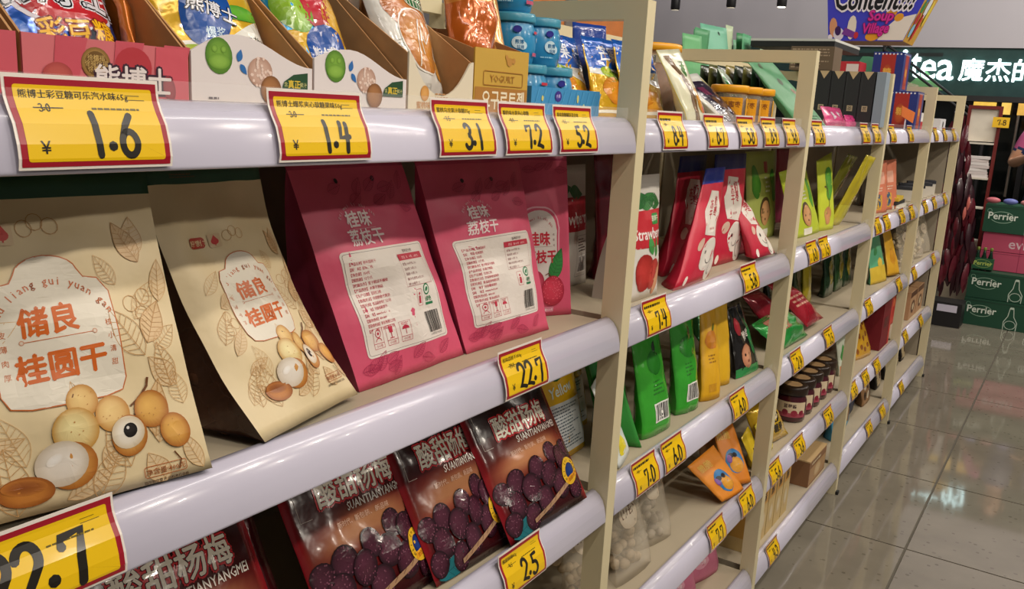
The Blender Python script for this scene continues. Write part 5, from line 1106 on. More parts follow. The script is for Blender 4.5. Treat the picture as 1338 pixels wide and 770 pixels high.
# third shelf, third bay
pouch('red_snack_bag', 'red snack bag lying aslant over the green bag, front one', 'snack bag', cor=((2.80, .055, .745), (3.00, .055, .740), (2.68, .17, .89), (2.82, .17, .89)), D=.045, kind='pillow', col='b02434', mat=M_FOIL, seed=241, art=lambda A: A.L(0).para(.02, A.h*.35, A.w-.02, A.h*.6, 3, 'd8a08a', 3))
pouch('red_snack_bag', 'red snack bag lying behind the front red bag', 'snack bag', cor=((2.62, .10, .735), (2.80, .11, .74), (2.54, .20, .87), (2.68, .20, .875)), D=.045, kind='pillow', col='982030', mat=M_FOIL, seed=243)
pouch('green_snack_bag', 'bright green frilly bag with pink nuts window low on the third shelf', 'snack bag', cor=((2.52, .055, .724), (2.78, .045, .724), (2.46, .13, .80), (2.74, .13, .81)), D=.055, kind='pillow', col='2f9a44', mat=M_FOIL, seed=245, wr=.006, art=lambda A: [A.L(0).disc(A.w*(.2+.055*(i % 7)), A.h*(.5+.14*(i//7)), .014, .011, 30*i, 'c88a74', 'a8685a', 10) for i in range(21)])
for i, (x, cc) in enumerate(((2.90, '24301c'), (3.03, '1e3a24'), (3.15, '2c3a1c'), (3.24, 'a89a24'))):
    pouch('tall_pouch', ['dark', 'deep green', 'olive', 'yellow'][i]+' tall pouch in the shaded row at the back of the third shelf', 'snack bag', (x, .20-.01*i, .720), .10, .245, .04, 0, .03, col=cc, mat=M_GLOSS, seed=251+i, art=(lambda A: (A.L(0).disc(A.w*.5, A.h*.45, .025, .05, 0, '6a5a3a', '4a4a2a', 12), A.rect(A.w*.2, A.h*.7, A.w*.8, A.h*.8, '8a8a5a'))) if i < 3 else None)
# jam jars, fourth shelf
M_JAM = solid('dark_jam', '4a1420', .25, coat=.4); M_BLID = solid('black_jar_lid', '2b1d14', .3)
for i in range(5):
    x = 2.885+.101*i
    t = thing('jam_jar', 'dark-lidded jam jar with berry label, %s in its row on the fourth shelf' % ['first', 'second', 'third', 'fourth', 'last'][i], 'jar', (x, .096+.001*i, SF[3]+.0005), 'jam jars in a row')
    MB().lathe([(.041, 0), (.048, .006), (.050, .03), (.049, .075), (.043, .088), (.043, .094)], n=20).build('jar_body', M_JAM, t, True)
    MB().lathe([(.048, .092), (.050, .094), (.050, .118), (.047, .121), (.031, .121)], n=20).build('jar_lid', M_BLID, t, True)
    MB().lathe([(.029, .121), (.030, .1215), (.028, .1225)], n=18).build('lid_emblem', solid('tan_lid_emblem', 'b89468', .5), t)
    A = Art(2*PI*.05, .09); A.L(0); a = .088
    A.rect(a-.06, .028, a+.05, .072, 'ddc9a8').L(1); A.rect(a-.06, .020, a+.05, .034, 'a84a5a'); A.disc(a-.02, .036, .010, col='8a2438'); A.disc(a+.01, .034, .011, col='9a2c40'); A.disc(a+.035, .036, .009, col='8a2438'); A.text('蓝莓酱', a-.005, .053, .014, '4a2c34', res=1, bold=.02)
    A.build('jar_label', cyl(0, 0, 0, .0503, -4.57), M_INK, t, ml=.012)
pouch('yellow_candy_bag', 'yellow candy bag with a black stripe beside the third bay jam jars', 'snack bag', cor=((2.52, .080, .410), (2.72, .052, .410), (2.50, .14, .54), (2.66, .13, .55)), D=.06, kind='pillow', col='d8b02a', mat=M_FOIL, ink=M_INKG, seed=261, art=lambda A: (A.L(0).disc(A.w*.45, A.h*.62, .05, .03, -20, '2a2018', n=16), A.L(1).disc(A.w*.45, A.h*.62, .04, .02, -20, 'd8c8a8', n=14), A.text('糖果', A.w*.55, A.h*.22, .03, '2a2018', bold=.03)))
for i, (x, cc) in enumerate(((2.42, 'e0c02c'), (2.54, 'd8c83a'))):
    pouch('yellow_candy_bag', ['flat yellow bag by the second upright on the fourth shelf', 'flat lime yellow bag under the striped candy bag'][i], 'snack bag', (x, .05, .406), .11, .10, .03, 8, .05, col=cc, seed=263+i, mat=M_GLOSS, art=lambda A: A.L(0).text('AA', A.w*.5, A.h*.3, .03, '2a2414', bold=.03))
# bottom shelf, third bay: biscuit packs and a carton
for i in range(5):
    x = 2.42+.078*i
    box('biscuit_pack', 'tall cream and gold biscuit pack standing on the bottom shelf, %s from the left' % ['first', 'second', 'third', 'fourth', 'fifth'][i], x, x+.070, .048, .150, SF[4]+.0005, .335, 'cdb27a', group='tall biscuit packs in a row', lid=(.93, 'c0a466'),
        art=lambda A: (A.L(0).rect(.004, A.h*.55, A.w-.004, A.h*.78, 'd8a24a'), A.L(1).text('酥', A.w*.5, A.h*.60, .032, '3a2414', bold=.02, res=1), A.L(0).disc(A.w*.5, A.h*.3, .02, .035, 0, 'ddd0b0', 'c8a868', 14), A.para(.012, A.h*.84, A.w-.012, A.h*.90, 1, '3a2414', 4)), artside=lambda A: (A.L(0).rect(.01, A.h*.2, A.w-.01, A.h*.8, 'c89a4a'), A.text('酥', A.w*.5, A.h*.83, .03, '3a2414', bold=.02, res=1)))
box('cookie_carton', 'low brown photo-printed carton at the right end of the bottom shelf, third bay', 3.03, 3.26, .040, .150, SF[4]+.0005, .215, '8a6242', rot=0, art=lambda A: (A.L(0).rect(.006, .006, A.w-.006, A.h-.03, 'b08a60'), A.L(1).disc(A.w*.5, A.h*.4, .05, .03, 0, 'd8bc90', 'b08a58', 14), A.para(.03, A.h-.025, A.w-.03, A.h-.008, 1, 'e0d0b0', 4)), lid=(.96, 'c8a878'))
pouch('blue_brown_pouch', 'blue and brown pouch behind the low carton on the bottom shelf', 'snack bag', (3.12, .24, .119), .14, .20, .05, 0, .04, col='3a78a8', bands=((.0, .5, '8a5a34'),), seed=271)
clear_bag('clear bag of nuts standing behind the biscuit packs', ((2.86, .14, .119), (3.00, .13, .119), (2.87, .19, .32), (3.0, .19, .32)), 273, fill='b07a44')

# ================================================================== fourth bay
def card_art(A): A.L(0).rect(A.w*.15, A.h*.06, A.w*.6, A.h*.34, 'd8a83a').disc(A.w*.4, A.h*.22, .02, .03, 0, '3a5a7a', n=12).rect(A.w*.3, A.h*.55, A.w*.75, A.h*.78, 'e0a890').para(A.w*.3, A.h*.4, A.w*.8, A.h*.5, 2, 'e8c8b0', 3)
for i, (x, lbl) in enumerate(((3.73, 'salmon pouch standing on the second shelf, left of two'), (3.93, 'salmon pouch standing on the second shelf, right of two'))):
    pouch('salmon_pouch', lbl, 'snack bag', cor=((x, .09, 1.034), (x+.15, .055, 1.034), (x+.03, .12, 1.235), (x+.18, .09, 1.245)), D=.03, col='d07a5c', art=card_art, seed=301+i, group='salmon pouches')
pouch('silver_pouch', 'clear grey pouch of dark snacks behind the salmon pouches', 'snack bag', cor=((4.05, .20, 1.034), (4.28, .18, 1.034), (4.06, .22, 1.225), (4.29, .20, 1.225)), D=.04, col='8f887c', bands=((.05, .6, '5a5248'),), seed=303)
for i in range(3):
    box('flat_pack', ['lowest', 'middle', 'top'][i]+' black, white and yellow flat pack in the small pile on the second shelf', 4.04+.01*i, 4.27-.01*i, .055, .17, 1.0345+.016*i, 1.050+.016*i, ['d8d4c8', '22242a', 'd8b83a'][i], rot=4*i-4, group='pile of flat packs')
pouch('green_mango_pouch', 'mint green pouch with a yellow base on the third shelf', 'snack bag', cor=((3.90, .08, .720), (4.08, .05, .720), (3.92, .13, .915), (4.12, .12, .92)), D=.04, col='5fae84', bands=((0, .35, 'd8b83a'),), seed=305, art=lambda A: (A.L(0).leaf(A.w*.3, A.h*.6, .06, .03, 30, '3f8a52'), A.disc(A.w*.6, A.h*.42, .03, .02, 0, 'e0c04a')))
pouch('yellow_mango_pouch', 'amber yellow pouch on the third shelf before the fourth upright', 'snack bag', cor=((4.15, .06, .720), (4.27, .03, .720), (4.19, .12, .93), (4.30, .11, .93)), D=.04, col='d8a424', seed=307, art=lambda A: A.L(0).disc(A.w*.5, A.h*.4, .03, .04, 0, 'c88a1c', n=12))
for i, x in enumerate((3.52, 3.68, 3.82)):
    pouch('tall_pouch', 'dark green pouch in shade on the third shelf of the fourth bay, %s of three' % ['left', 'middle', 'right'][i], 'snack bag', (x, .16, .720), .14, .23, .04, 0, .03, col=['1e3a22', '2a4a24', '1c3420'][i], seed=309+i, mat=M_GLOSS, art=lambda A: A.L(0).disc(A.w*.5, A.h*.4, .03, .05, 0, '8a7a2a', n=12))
pouch('green_white_pouch', 'white and green leafy pouch at the left of the fourth shelf, fourth bay', 'snack bag', cor=((3.52, .08, .406), (3.66, .06, .406), (3.50, .12, .60), (3.64, .12, .61)), D=.04, col='cdd4c0', seed=313, art=lambda A: (A.L(0).leaf(A.w*.2, A.h*.3, .07, .04, 60, '4a9a4a'), A.rect(.006, .0, A.w-.006, A.h*.2, 'c87a4a')))
pouch('giraffe_pouch', 'yellow pouch with brown blotches on the fourth shelf of the fourth bay', 'snack bag', cor=((3.80, .085, .406), (3.98, .05, .406), (3.74, .14, .64), (3.92, .13, .65)), D=.05, col='d8a42c', seed=315, mat=M_GLOSS, art=lambda A: [A.L(0).disc(A.w*(.2+.2*(i % 4)), A.h*(.15+.2*(i//4)+.06*(i % 2)), .012, .014, 30*i, '9a5a20', n=8) for i in range(16)])
box('gift_box', 'dark red box standing before the fourth upright, its right edge bright red', 4.06, 4.26, .04, .16, .4055, .645, '7a1420', art=lambda A: (A.L(0).rect(A.w*.82, 0, A.w, A.h, 'c82a28'), A.rect(A.w*.2, A.h*.4, A.w*.6, A.h*.6, '5a0e18')))
box('gift_box', 'orange red box behind the dark red box in the fourth bay', 4.10, 4.30, .20, .32, .4055, .66, 'c84a28')
for i, (x, w) in enumerate(((3.56, .16), (3.74, .18))):
    pouch('blue_pouch', ['sky blue pouch with brown print on the bottom shelf, left one', 'sky blue pouch with brown print on the bottom shelf, right one'][i], 'snack bag', (x+w/2, .085, .119), w, .21, .05, 6, .05, col='4a9ac0', seed=321+i, art=lambda A: (A.L(0).disc(A.w*.45, A.h*.25, .045, .035, 0, '9a6a34', '6a4420', 12), A.rect(A.w*.2, A.h*.66, A.w*.8, A.h*.8, '2a5a80'), A.L(1).text('海苔', A.w*.5, A.h*.68, .026, 'e0e8e0')), group='sky blue pouches')
pouch('brown_pouch', 'dark blue pouch beside the sky blue pouches on the bottom shelf', 'snack bag', (4.03, .11, .119), .16, .24, .05, 4, .05, col='25304a', seed=325)
pouch('brown_pouch', 'brown and cream spotted pouch before the fourth upright on the bottom shelf', 'snack bag', (4.20, .08, .119), .17, .21, .05, 0, .05, col='9a7450', seed=327, art=lambda A: [A.L(0).disc(A.w*(.25+.25*(i % 3)), A.h*(.2+.22*(i//3)), .018, .02, 0, ['3a2418', 'ddd0b8'][i % 2], n=10) for i in range(9)])
# orange flag card on the top rail
fc = thing('orange_flag_card', 'orange card held slanting above the top rail of the fourth bay', 'card', (3.95, .045, SF[0]+.0005))
MB().prism([(-.12, .055), (.16, .030), (.18, .075), (-.14, .095)], 0, .002).build('card_sheet', solid('orange_card', 'd8702c', .5), fc); MB().box(-.006, .006, .002, .006, 0, .08).build('card_clip', M_RAIL, fc)
# ================================================================== farthest bay
for i in range(6):
    x = 4.55+.115*i
    box('striped_box', 'small black and white striped box in the farthest bay, %s in its row' % ['first', 'second', 'third', 'fourth', 'fifth', 'last'][i], x, x+.10, .065, .165, 1.0348, 1.10+.008*(i % 2), 'd4cec2', rot=12, group='striped boxes in a row', lid=(.8, '2a2c34'), art=lambda A: (A.L(0).disc(A.w*.5, A.h*.4, .02, .02, 0, 'a86a34', n=10), A.L(1).rect(0, A.h*.78, A.w, A.h*.84, 'e8e4dc')))
for i, (x, w) in enumerate(((4.52, .24), (4.80, .24), (5.06, .22))):
    clear_bag('clear bag of pale noodles on the third shelf of the farthest bay, %s of three' % ['left', 'middle', 'right'][i], ((x, .07, .720), (x+w, .045, .720), (x, .13, .955), (x+w, .12, .955)), 331+i, fill='d8c8a8', group='clear bags of noodles', n=30)
for i, x in enumerate((4.84, 5.06)):
    box('biscuit_box', 'cream biscuit box with brown lettering on the fourth shelf of the farthest bay, %s one' % ['left', 'right'][i], x, x+.19, .05, .18, .4055, .55, 'b8906a', art=lambda A: (A.L(0).disc(A.w*.5, A.h*.42, .05, .035, 0, '5a3420', n=14), A.rect(.0, A.h*.8, A.w, A.h, '5a3420'), A.L(1).disc(A.w*.5, A.h*.42, .025, .02, 0, 'ddc8a0', n=12)), group='biscuit boxes')
pouch('red_pouch', 'bright red pouch at the left of the fourth shelf in the farthest bay', 'snack bag', (4.68, .10, .406), .22, .24, .05, 0, .03, col='c8342c', seed=341, art=lambda A: A.L(0).disc(A.w*.5, A.h*.5, .04, .03, 0, 'e07a4a'))
for i, x in enumerate((4.52, 4.74, 4.98, 5.18)):
    pouch('black_cream_bag', 'black and cream bag on the farthest bottom shelf, number %s from the left' % ['one', 'two', 'three', 'four'][i], 'snack bag', (x, .09, .119), .17, .20, .06, 4, .05, col='26221f', seed=345+i, group='black and cream bags', art=lambda A: (A.L(0).rect(.012, A.h*.08, A.w-.012, A.h*.5, 'c8b48c'), A.L(1).disc(A.w*.5, A.h*.30, .028, .02, 0, '5a3a24', n=12), A.rect(A.w*.3, A.h*.62, A.w*.7, A.h*.70, 'b89a5a')))
pouch('red_orange_pouch', 'red and orange pouch lying on the black and cream bags at the far end', 'snack bag', cor=((5.0, .17, .22), (5.26, .15, .22), (5.0, .25, .33), (5.26, .25, .33)), D=.04, col='c8482c', seed=351)
# top of the farthest bay
box('clear_case', 'pale grey plastic case at the far end of the top shelf', 4.80, 5.20, .22, .36, SF[0]+.0005, 1.60, 'b8c0c8', mat=M_CLEARBAG)
box('white_box', 'white and red box before the plastic case on the far top shelf', 4.62, 4.86, .10, .20, SF[0]+.0005, 1.45, 'e0dcd8', art=lambda A: (A.L(0).rect(0, 0, A.w*.4, A.h*.5, 'b82a34'), A.rect(A.w*.5, A.h*.2, A.w*.9, A.h*.4, '2a2c34')))
box('white_box', 'small white box with a dark spot on the far top shelf, nearest the last upright', 5.0, 5.18, .06, .14, SF[0]+.0005, 1.43, 'd8d8dc', art=lambda A: A.L(0).disc(A.w*.5, A.h*.5, .02, col='22242a', n=12))
t = thing('red_ball_topper', 'red ball topping a clip above the far end of the top shelf', 'ball', (5.10, .30, 1.602)); MB().ball((0, 0, .03), .03, 12, 8).build('ball', solid('red_gloss', 'c02a34', .3), t, True)

# ================================================================== hanging promotion box
hb = thing('hanging_candy_box', 'purple blue candy box with big black lettering hanging from the ceiling', 'box', (4.5, .37, 1.765))
bw, tw, bh, dp = .168, .205, .30, .25
V = [(0, bw, 0), (0, -bw, 0), (dp, -bw, 0), (dp, bw, 0), (-.02, tw, bh), (-.02, -tw-.08, bh), (dp+.02, -tw-.08, bh), (dp+.02, tw, bh)]
link_mesh('box_body', V, [(0, 3, 2, 1), (4, 5, 6, 7), (0, 1, 5, 4), (1, 2, 6, 5), (2, 3, 7, 6), (3, 0, 4, 7)], M_CARD, hb, [lin('8a6a5a'), lin('3a3ac0'), lin('3c40c8'), lin('c89a3a'), lin('3c40c8'), lin('3c40c8')])
def hm(a, b):
    t = b/bh; yl = bw+(tw-bw)*t; yr = -bw-(tw+.08-bw)*t
    return np.array((-.02*t, yl+(yr-yl)*a, b)), np.array((-1, 0, 0))
A = Art(1, bh)
A.L(0).poly([(.66, .004), (.995, .004), (.995, .12), (.80, .10), (.72, .06)], 'ece4d8').disc(.58, .02, .09, .02, 0, 'e8a02a', n=14).disc(.72, .125, .06, .018, 0, 'e8a02a', n=14).disc(.82, .105, .05, .018, 0, 'e8a02a', n=14)
A.L(1).disc(.07, .06, .05, .045, 0, 'd89a70', n=12).disc(.30, .06, .055, .055, 0, 'e8e0d0', n=12).disc(.14, .03, .07, .03, 0, 'ddd8e8', n=12); A.L(2).disc(.13, .045, .04, .022, 0, '3a1a5a', n=12).poly([(.18, .03), (.34, .012), (.38, .035), (.22, .06)], '7a3a9a').disc(.37, .025, .03, .016, 0, 'c8303a', n=10).disc(.03, .015, .03, .014, 0, 'e8e4ee', n=10)
for l, b, c in ((3, .10, 'f0ecf4'), (4, .03, '101218')): A.L(l).text('Content!!!', .50, .142, .135, c, bold=b, sx=1.48, slant=.15)
for l, b, c in ((5, .08, '8a1a5a'), (6, .03, 'd82a9a')): A.L(l).text('Soup', .62, .092, .062, c, bold=b, sx=2.3); A.text('Village', .60, .036, .062, c, bold=b, sx=2.0, rot=.5)
A.build('front_lettering', hm, M_INK, hb, ml=.06, base=.001, step=.0008)
def hs(a, b):
    t = b/bh; y = -bw-(tw+.08-bw)*t
    return np.array((-.02*t+(dp+.04*t)*a, y, b)), np.array((0, -1, .3))
A = Art(1, bh).L(0)
for k, (x, z, rx, rz, c) in enumerate(((.25, .20, .12, .03, '3a6ab0'), (.2, .15, .1, .03, '3a8a4a'), (.18, .10, .12, .03, 'b83a3a'), (.2, .05, .12, .03, '8ac0e0'), (.5, .16, .14, .05, 'e0e4ec'), (.45, .07, .09, .06, 'c8242e'), (.75, .14, .10, .06, 'e8d04a'), (.6, .24, .2, .04, '4a2a8a'))): A.disc(x, z, rx, rz, 0, c, n=12); A.l = k+1
A.build('side_print', hs, M_INK, hb, ml=.06, base=.001, step=.0008)
for sy in (-.15, .15): MB().tube((dp/2, sy, bh), (dp/2, sy, 3.3-1.765), .003).build('hanging_cord', M_DARK, hb)

# ================================================================== hanging red sachet strips beyond the end board
hs_ = thing('sachet_rack', 'dense bundle of dark wine red snack sachets hanging at the far aisle end', 'snack rack', (6.9, .12, 0))
MB().tube((.10, .13, .16), (.10, .13, 1.53), .010).build('rack_post', M_DARK, hs_); MB().box(-.06, .15, -.13, .20, .0, .175).build('rack_base', M_DARK, hs_); MB().box(-.065, -.06, -.10, .03, .11, .16).build('base_label', M_RAIL, hs_)
MB().tube((.10, .13, 1.5), (-.02, .08, 1.49), .006).build('hook', M_RAIL, hs_)
M_SACH = solid('wine_red_foil', '52121f', .25, var=.5, scale=14, coat=.4); M_SACH2 = solid('dark_plum_foil', '2c0b16', .28, var=.4, scale=14, coat=.3)
rnd = random.Random(12)
def sachet_mesh(nm, m):
    V = []; F = []
    for j in range(5):
        for i, x in enumerate((-.5, -.2, .2, .5)):
            wdt = (.008, .018, .021, .017, .004)[j]
            V.append((-.010*(4*(j/4)*(1-j/4))*(1-abs(x)*1.2), x*wdt*2, -.13*j/4))
    V += [(-x+.0008, y, z) for x, y, z in V]; n = 20
    for j in range(4):
        for i in range(3): a = 4*j+i; F += [(a, a+1, a+5, a+4), (n+a+4, n+a+5, n+a+1, n+a)]
    return V, F
protos = []
for nm, m in (('sachet', M_SACH), ('sachet', M_SACH2)):
    V, F = sachet_mesh(nm, m); protos.append(link_mesh(nm, V, F, m, hs_, None, True))
k = 0
for row in range(13):
    t = row/12; z = 1.47-1.05*t; half = .035+.085*min(1, t*1.7); yc = .085-.12*t+(.0 if t < .8 else (t-.8)*.2)
    n = 4+int(min(1, t*1.6)*8)
    for i in range(n):
        y = yc+(i/(n-1)-.5)*2*half
        o = protos[k] if k < 2 else protos[rnd.randrange(2)].copy()
        if k >= 2: COL.objects.link(o)
        o.parent = hs_
        o.location = (-.02-.03*rnd.random()-.002*row, y, z+rnd.uniform(-.04, .03)); o.rotation_euler = (rnd.uniform(-.16, .16), rnd.uniform(-.05, .12), rnd.uniform(-.7, .7)); o.scale = (1, rnd.uniform(.75, 1.15), rnd.uniform(1.1, 1.5)); k += 1
for (y, z) in ((.015, .93), (.03, .86)):
    o = protos[0].copy(); o.data = o.data.copy(); o.data.materials[0] = bpy.data.materials.get('salmon_foil') or solid('salmon_foil', 'c86a60', .3); COL.objects.link(o); o.parent = hs_; o.location = (-.085, y-.08, z); o.rotation_euler = (0, 0, .2); o.scale = (1, .5, .7); o['label'] = 'salmon pink sachet among the dark ones'

# ================================================================== stacked drink cases at the far end
XC = 7.07
GCASE = '164a34'
def green_case_art(w, h, bottle=True, badge=True):
    def f(A):
        A.L(0).line(_c(.115, h*.58, .075, .040, 20, 340, 24), .004, '9fc0a8'); A.L(1).rect(.035, h*.48, .20, h*.68, GCASE).text('Perrier', .118, h*.50, .070, 'e4ecdf', bold=.02, sx=.95)
        A.L(0).line(_c(.03, h*.80, .014, .014, 0, 360, 12), .003, '7fa890')
        if bottle: A.line([(.27, .0), (.268, h*.30), (.29, h*.52), (.298, h*.85), (.320, h*.85), (.328, h*.52), (.352, h*.30), (.35, 0)], .005, 'c8d8c8'); A.rect(.299, h*.80, .320, h*.88, 'c8d8c8'); A.line(_c(.31, h*.20, .035, .03, 0, 360, 14), .004, 'c8d8c8')
        if badge: A.line(A.rr(.41, h*.22, .56, h*.44, .006), .005, 'd8e4d8', True); A.L(1).text('PERRIER', .485, h*.28, .035, 'd8e4d8', bold=.02)
    return f
def drink_case(name, label, yl, z0, z1, w, xf, col, art, dep=.30, group=None):
    r = thing(name, label, 'drink case', (xf, yl-w/2, z0), group); hgt = z1-z0-.003
    MB().box(0, dep, -w/2, w/2, 0, hgt, col).build('case_body', M_CARD, r, printed=True)
    MB().box(-.001, dep+.001, -w/2-.001, w/2+.001, hgt*.90, hgt*.93, '0f3a28' if col == GCASE else 'a8405c').build('lid_edge', M_CARD, r, printed=True)
    A = Art(w, hgt); art(A); A.build('printed_artwork', planar((0, w/2, 0), (0, -1, 0), (0, 0, 1), (-1, 0, 0)), M_INK, r, ml=.1)
drink_case('water_case', 'green sparkling water case lying lowest at the front of the stack', .005, .001, .200, .62, XC, GCASE, green_case_art(.62, .19), group='green water cases')
drink_case('water_case', 'green sparkling water case second from the floor, below the bottle pack', .003, .201, .395, .62, XC+.01, GCASE, green_case_art(.62, .19), group='green water cases')
for i in range(2):
    z0 = .396+.138*i
    drink_case('water_case', ['pink water case, lower of two between the green cases', 'pink water case, upper of two between the green cases'][i], -.035, z0, z0+.137, .60, XC+.15, 'c8506e', (lambda A: (A.L(0).text('evian', .27, .03, .10, 'e8c8d0', bold=.01), A.rect(.245, 0, .25, A.h*.9, 'a83a58'))) if i else (lambda A: A.L(0).rect(.245, 0, .25, A.h, 'a83a58')), group='pink water cases')
drink_case('water_case', 'green sparkling water case topmost of the stack', -.022, .671, .872, .60, XC+.13, GCASE, green_case_art(.6, .19, badge=False), group='green water cases')
for i in range(4):
    t = thing('wrapped_roll', 'small wrapped roll lying on the topmost green case, %s in its row' % ['first', 'second', 'third', 'fourth'][i], 'roll', (XC+.16, -.06-.11*i, .874), 'rolls on the top case')
    MB().ball((0, 0, .022), .022, 12, 8, (1, 2.2, 1)).build('roll_body', solid('roll_%d' % i, ['c86a74', '6a74b8', 'd08a8a', '8a84c0'][i], .5), t, True)
# bottle pack before the pink cases
bp = thing('bottle_pack', 'pack of small dark green bottles with a green sleeve before the pink cases', 'bottle pack', (XC+.06, -.070, .3965))
M_GB = solid('dark_green_glass', '0f3020', .12, coat=.3)
for dy in (-.042, .0, .042):
    m = MB().lathe([(.020, 0), (.022, .01), (.022, .075), (.010, .125), (.008, .15)], (0, dy, 0), 14).build('bottle', M_GB, bp, True)
    MB().lathe([(.0095, .145), (.0105, .147), (.0105, .163), (.009, .166)], (0, dy, 0), 12).build('cap', solid('gold_green_cap', '7a8a3a', .4), m, True)
MB().box(-.026, .026, -.068, .068, .012, .088, '1f5a38').build('sleeve', M_CARD, bp, printed=True)
A = Art(.136, .076); A.L(0).text('Perrier', .068, .028, .042, 'c8d86a', bold=.02); A.line(_c(.068, .04, .055, .028, 0, 360), .003, '9ab86a'); A.build('sleeve_print', planar((-.026, .068, .012), (0, -1, 0), (0, 0, 1), (-1, 0, 0)), M_INK, bp, ml=.05)
# ================================================================== paper rack with a dark red frame
rk = thing('paper_rack', 'white rack in a dark red frame holding folded paper, behind the sachet bundle', 'rack', (7.62, .12, 0))
M_RF = solid('dark_red_frame', '6a1f1c', .4); M_WP = solid('white_rack_panel', 'd8d0c0', .5, var=.03)
for sy in (-.115, .095): MB().box(-.02, .02, sy, sy+.022, .02, 1.54).build('frame_post', M_RF, rk)
MB().box(-.02, .02, -.115, .117, 1.54, 1.565).build('frame_top', M_RF, rk); MB().box(.0, .01, -.093, .095, 1.30, 1.54).build('header_panel', M_WP, rk)
for z in (.55, .80, 1.02, 1.28): MB().box(-.10, .02, -.093, .095, z, z+.012).build('rack_shelf', M_WP, rk)
MB().box(-.1, .02, -.093, .095, .0, .55).build('rack_base', solid('beige_rack_base', 'b0a48e', .6), rk)
for i in range(7):
    box('paper_stack', 'folded white paper bundle on the rack shelf, layer %s from below' % ['one', 'two', 'three', 'four', 'five', 'six', 'seven'][i], 7.53, 7.63, .035+.004*(i % 3), .205-.004*(i % 2), 1.0325+.023*i, 1.054+.023*i, ['e4dcd8', 'd8ccc8'][i % 2], group='folded paper bundles', rot=2*(i % 3)-2)
pc = thing('price_card', 'small yellow price card clipped to the red rack frame', 'card', (7.55, -.0, 1.41))
MB().box(-.002, .0, -.055, .055, 0, .075).build('card_sheet', solid('yellow_card', 'f0c02a', .4), pc); A = Art(.11, .075); A.L(0).marker('7.8', .03, .018, .04, .006, '3a2a10'); A.build('price_numerals', planar((-.0025, .055, 0), (0, -1, 0), (0, 0, 1), (-1, 0, 0)), M_INK, pc); MB().box(0, .05, -.01, .01, .03, .045).build('card_clip', M_RAIL, pc)

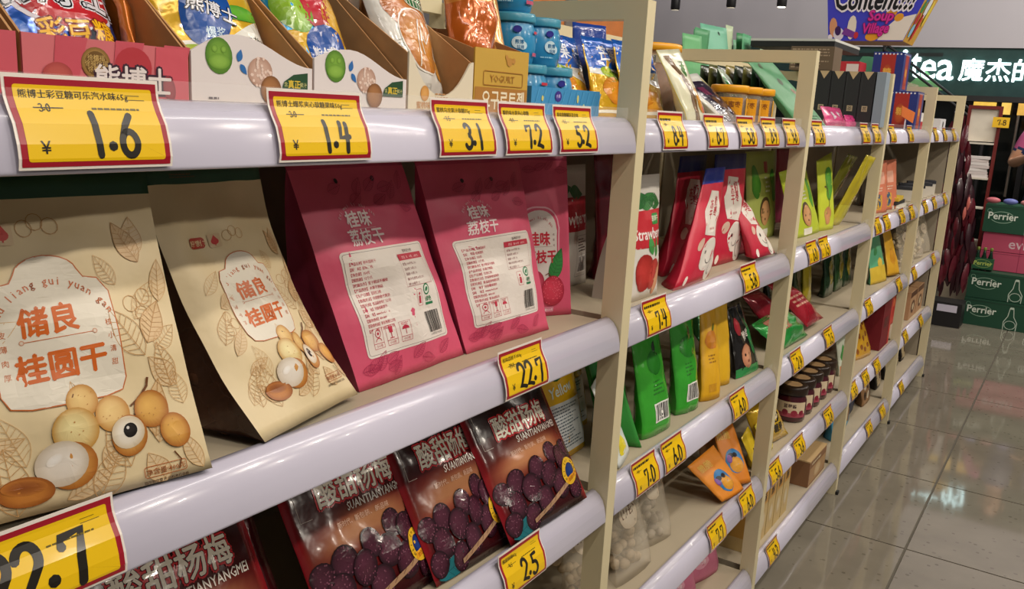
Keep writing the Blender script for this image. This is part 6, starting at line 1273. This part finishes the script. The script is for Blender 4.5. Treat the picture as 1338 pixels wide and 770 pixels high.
# ================================================================== shopper at the right edge
def person():
    r = thing('person', 'person in a navy top with pink shoulder and bare forearm at the right edge', 'person', (7.95, -.36, 0))
    J = {}; V = []; E = []; R = []
    def j(n, p, rad, par=None):
        J[n] = len(V); V.append(p); R.append(rad)
        if par: E.append((J[par], J[n]))
    j('hip', (0, 0, .92), (.150, .115)); j('waist', (0, 0, 1.08), (.135, .10), 'hip'); j('chest', (0, 0, 1.26), (.165, .115), 'waist'); j('upper', (.01, 0, 1.40), (.13, .09), 'chest'); j('neck', (.0, 0, 1.49), (.052, .052), 'upper'); j('headlow', (-.015, 0, 1.57), (.070, .085), 'neck'); j('head', (-.01, 0, 1.66), (.078, .098), 'headlow'); j('crown', (0, 0, 1.73), (.055, .07), 'head')
    for s, n in ((1, 'l'), (-1, 'r')):
        j(n+'thigh', (0, s*.09, .84), (.092, .092), 'hip'); j(n+'knee', (-.01, s*.10, .48), (.060, .060), n+'thigh'); j(n+'calf', (.01, s*.10, .34), (.058, .058), n+'knee'); j(n+'ankle', (.02, s*.10, .09), (.038, .038), n+'calf'); j(n+'foot', (-.06, s*.105, .045), (.042, .036), n+'ankle'); j(n+'toe', (-.14, s*.11, .035), (.034, .028), n+'foot')
        j(n+'sh', (0, s*.185, 1.39), (.062, .062), 'upper')
        j(n+'el', (.02 if s > 0 else .03, s*.27, 1.14), (.046, .046), n+'sh')
        hand = (-.22, .17, 1.20) if s > 0 else (-.20, -.16, 1.12)
        fore = tuple((a+b)/2 for a, b in zip(V[J[n+'el']], hand))
        j(n+'fore', fore, (.040, .040), n+'el'); j(n+'wrist', hand, (.026, .026), n+'fore')
        d = (Vector(hand)-Vector(fore)).normalized(); side = d.cross(Vector((0, 0, 1))).normalized(); up = side.cross(d)
        h0 = Vector(hand)
        j(n+'palm', tuple(h0+d*.055), (.034, .018), n+'wrist')
        for k, (o, ln) in enumerate(((-.024, .070), (-.008, .080), (.008, .075), (.024, .060))):
            a = h0+d*.088+side*o; j(n+'f%d' % k, tuple(a), (.0095, .0095), n+'palm'); j(n+'f%db' % k, tuple(a+d*ln*.55-up*.008), (.0085, .0085), n+'f%d' % k); j(n+'f%dc' % k, tuple(a+d*ln*.85-up*.030), (.007, .007), n+'f%db' % k)
        a = h0+d*.04-side*s*.032; j(n+'t', tuple(a), (.011, .011), n+'palm'); j(n+'t2', tuple(a+d*.04-side*s*.012-up*.008), (.009, .009), n+'t')
    me = bpy.data.meshes.new('body'); me.from_pydata(V, E, [])
    o = bpy.data.objects.new('body', me); COL.objects.link(o)
    md = o.modifiers.new('skin', 'SKIN'); md.use_smooth_shade = True
    for i, rr in enumerate(R): me.skin_vertices[0].data[i].radius = rr
    me.skin_vertices[0].data[0].use_root = True
    ms = o.modifiers.new('sub', 'SUBSURF'); ms.levels = 2; ms.render_levels = 2
    bm = bpy.data.meshes.new_from_object(o.evaluated_get(bpy.context.evaluated_depsgraph_get()))
    bpy.data.objects.remove(o)
    verts = [v.co.copy() for v in bm.vertices]; faces = [tuple(p.vertices) for p in bm.polygons]
    cols = []
    for f in faces:
        c = sum((verts[i] for i in f), Vector())/len(f); ay = abs(c.y)
        if c.z > 1.46: k = 'c89a7c'
        elif c.z < .075: k = '2a2a2e'
        elif c.z < .93 : k = '1d2436'
        elif (ay > .215 and c.z < 1.25) or c.x < -.165 or (ay > .16 and c.x < -.07 and c.z < 1.28): k = 'c89a7c'
        elif c.y > .12 and c.z > 1.27: k = 'c05a8a'
        else: k = '26345e'
        cols.append(lin(k))
    link_mesh('body', verts, faces, M_CARD, r, cols, True)
    m = MB(); m.ball((.022, 0, 1.685), .098, 18, 12, (.98, .90, 1.02)); m.ball((.055, 0, 1.60), .075, 14, 10, (.7, 1.0, 1.2)); m.build('hair', solid('black_hair', '17130f', .5), r, True)
    f = MB()
    f.ball((-.100, 0, 1.625), .014, 8, 6, (1.2, .8, 1.3)); f.build('nose', solid('skin_tone', 'c08f72', .5), r, True)
    for sy in (-.033, .033): MB().ball((-.090, sy, 1.655), .011, 8, 6).build('eye', solid('dark_eye', '2a1c14', .2), r, True); MB().ball((-.01, sy*2.65, 1.635), .024, 8, 6, (.7, .4, 1.3)).build('ear', solid('skin_tone', 'c08f72', .5), r, True)
    MB().ball((-.088, 0, 1.582), .018, 8, 6, (.5, 1.2, .35)).build('mouth', solid('lip_tone', 'a0584c', .5), r, True)
person()
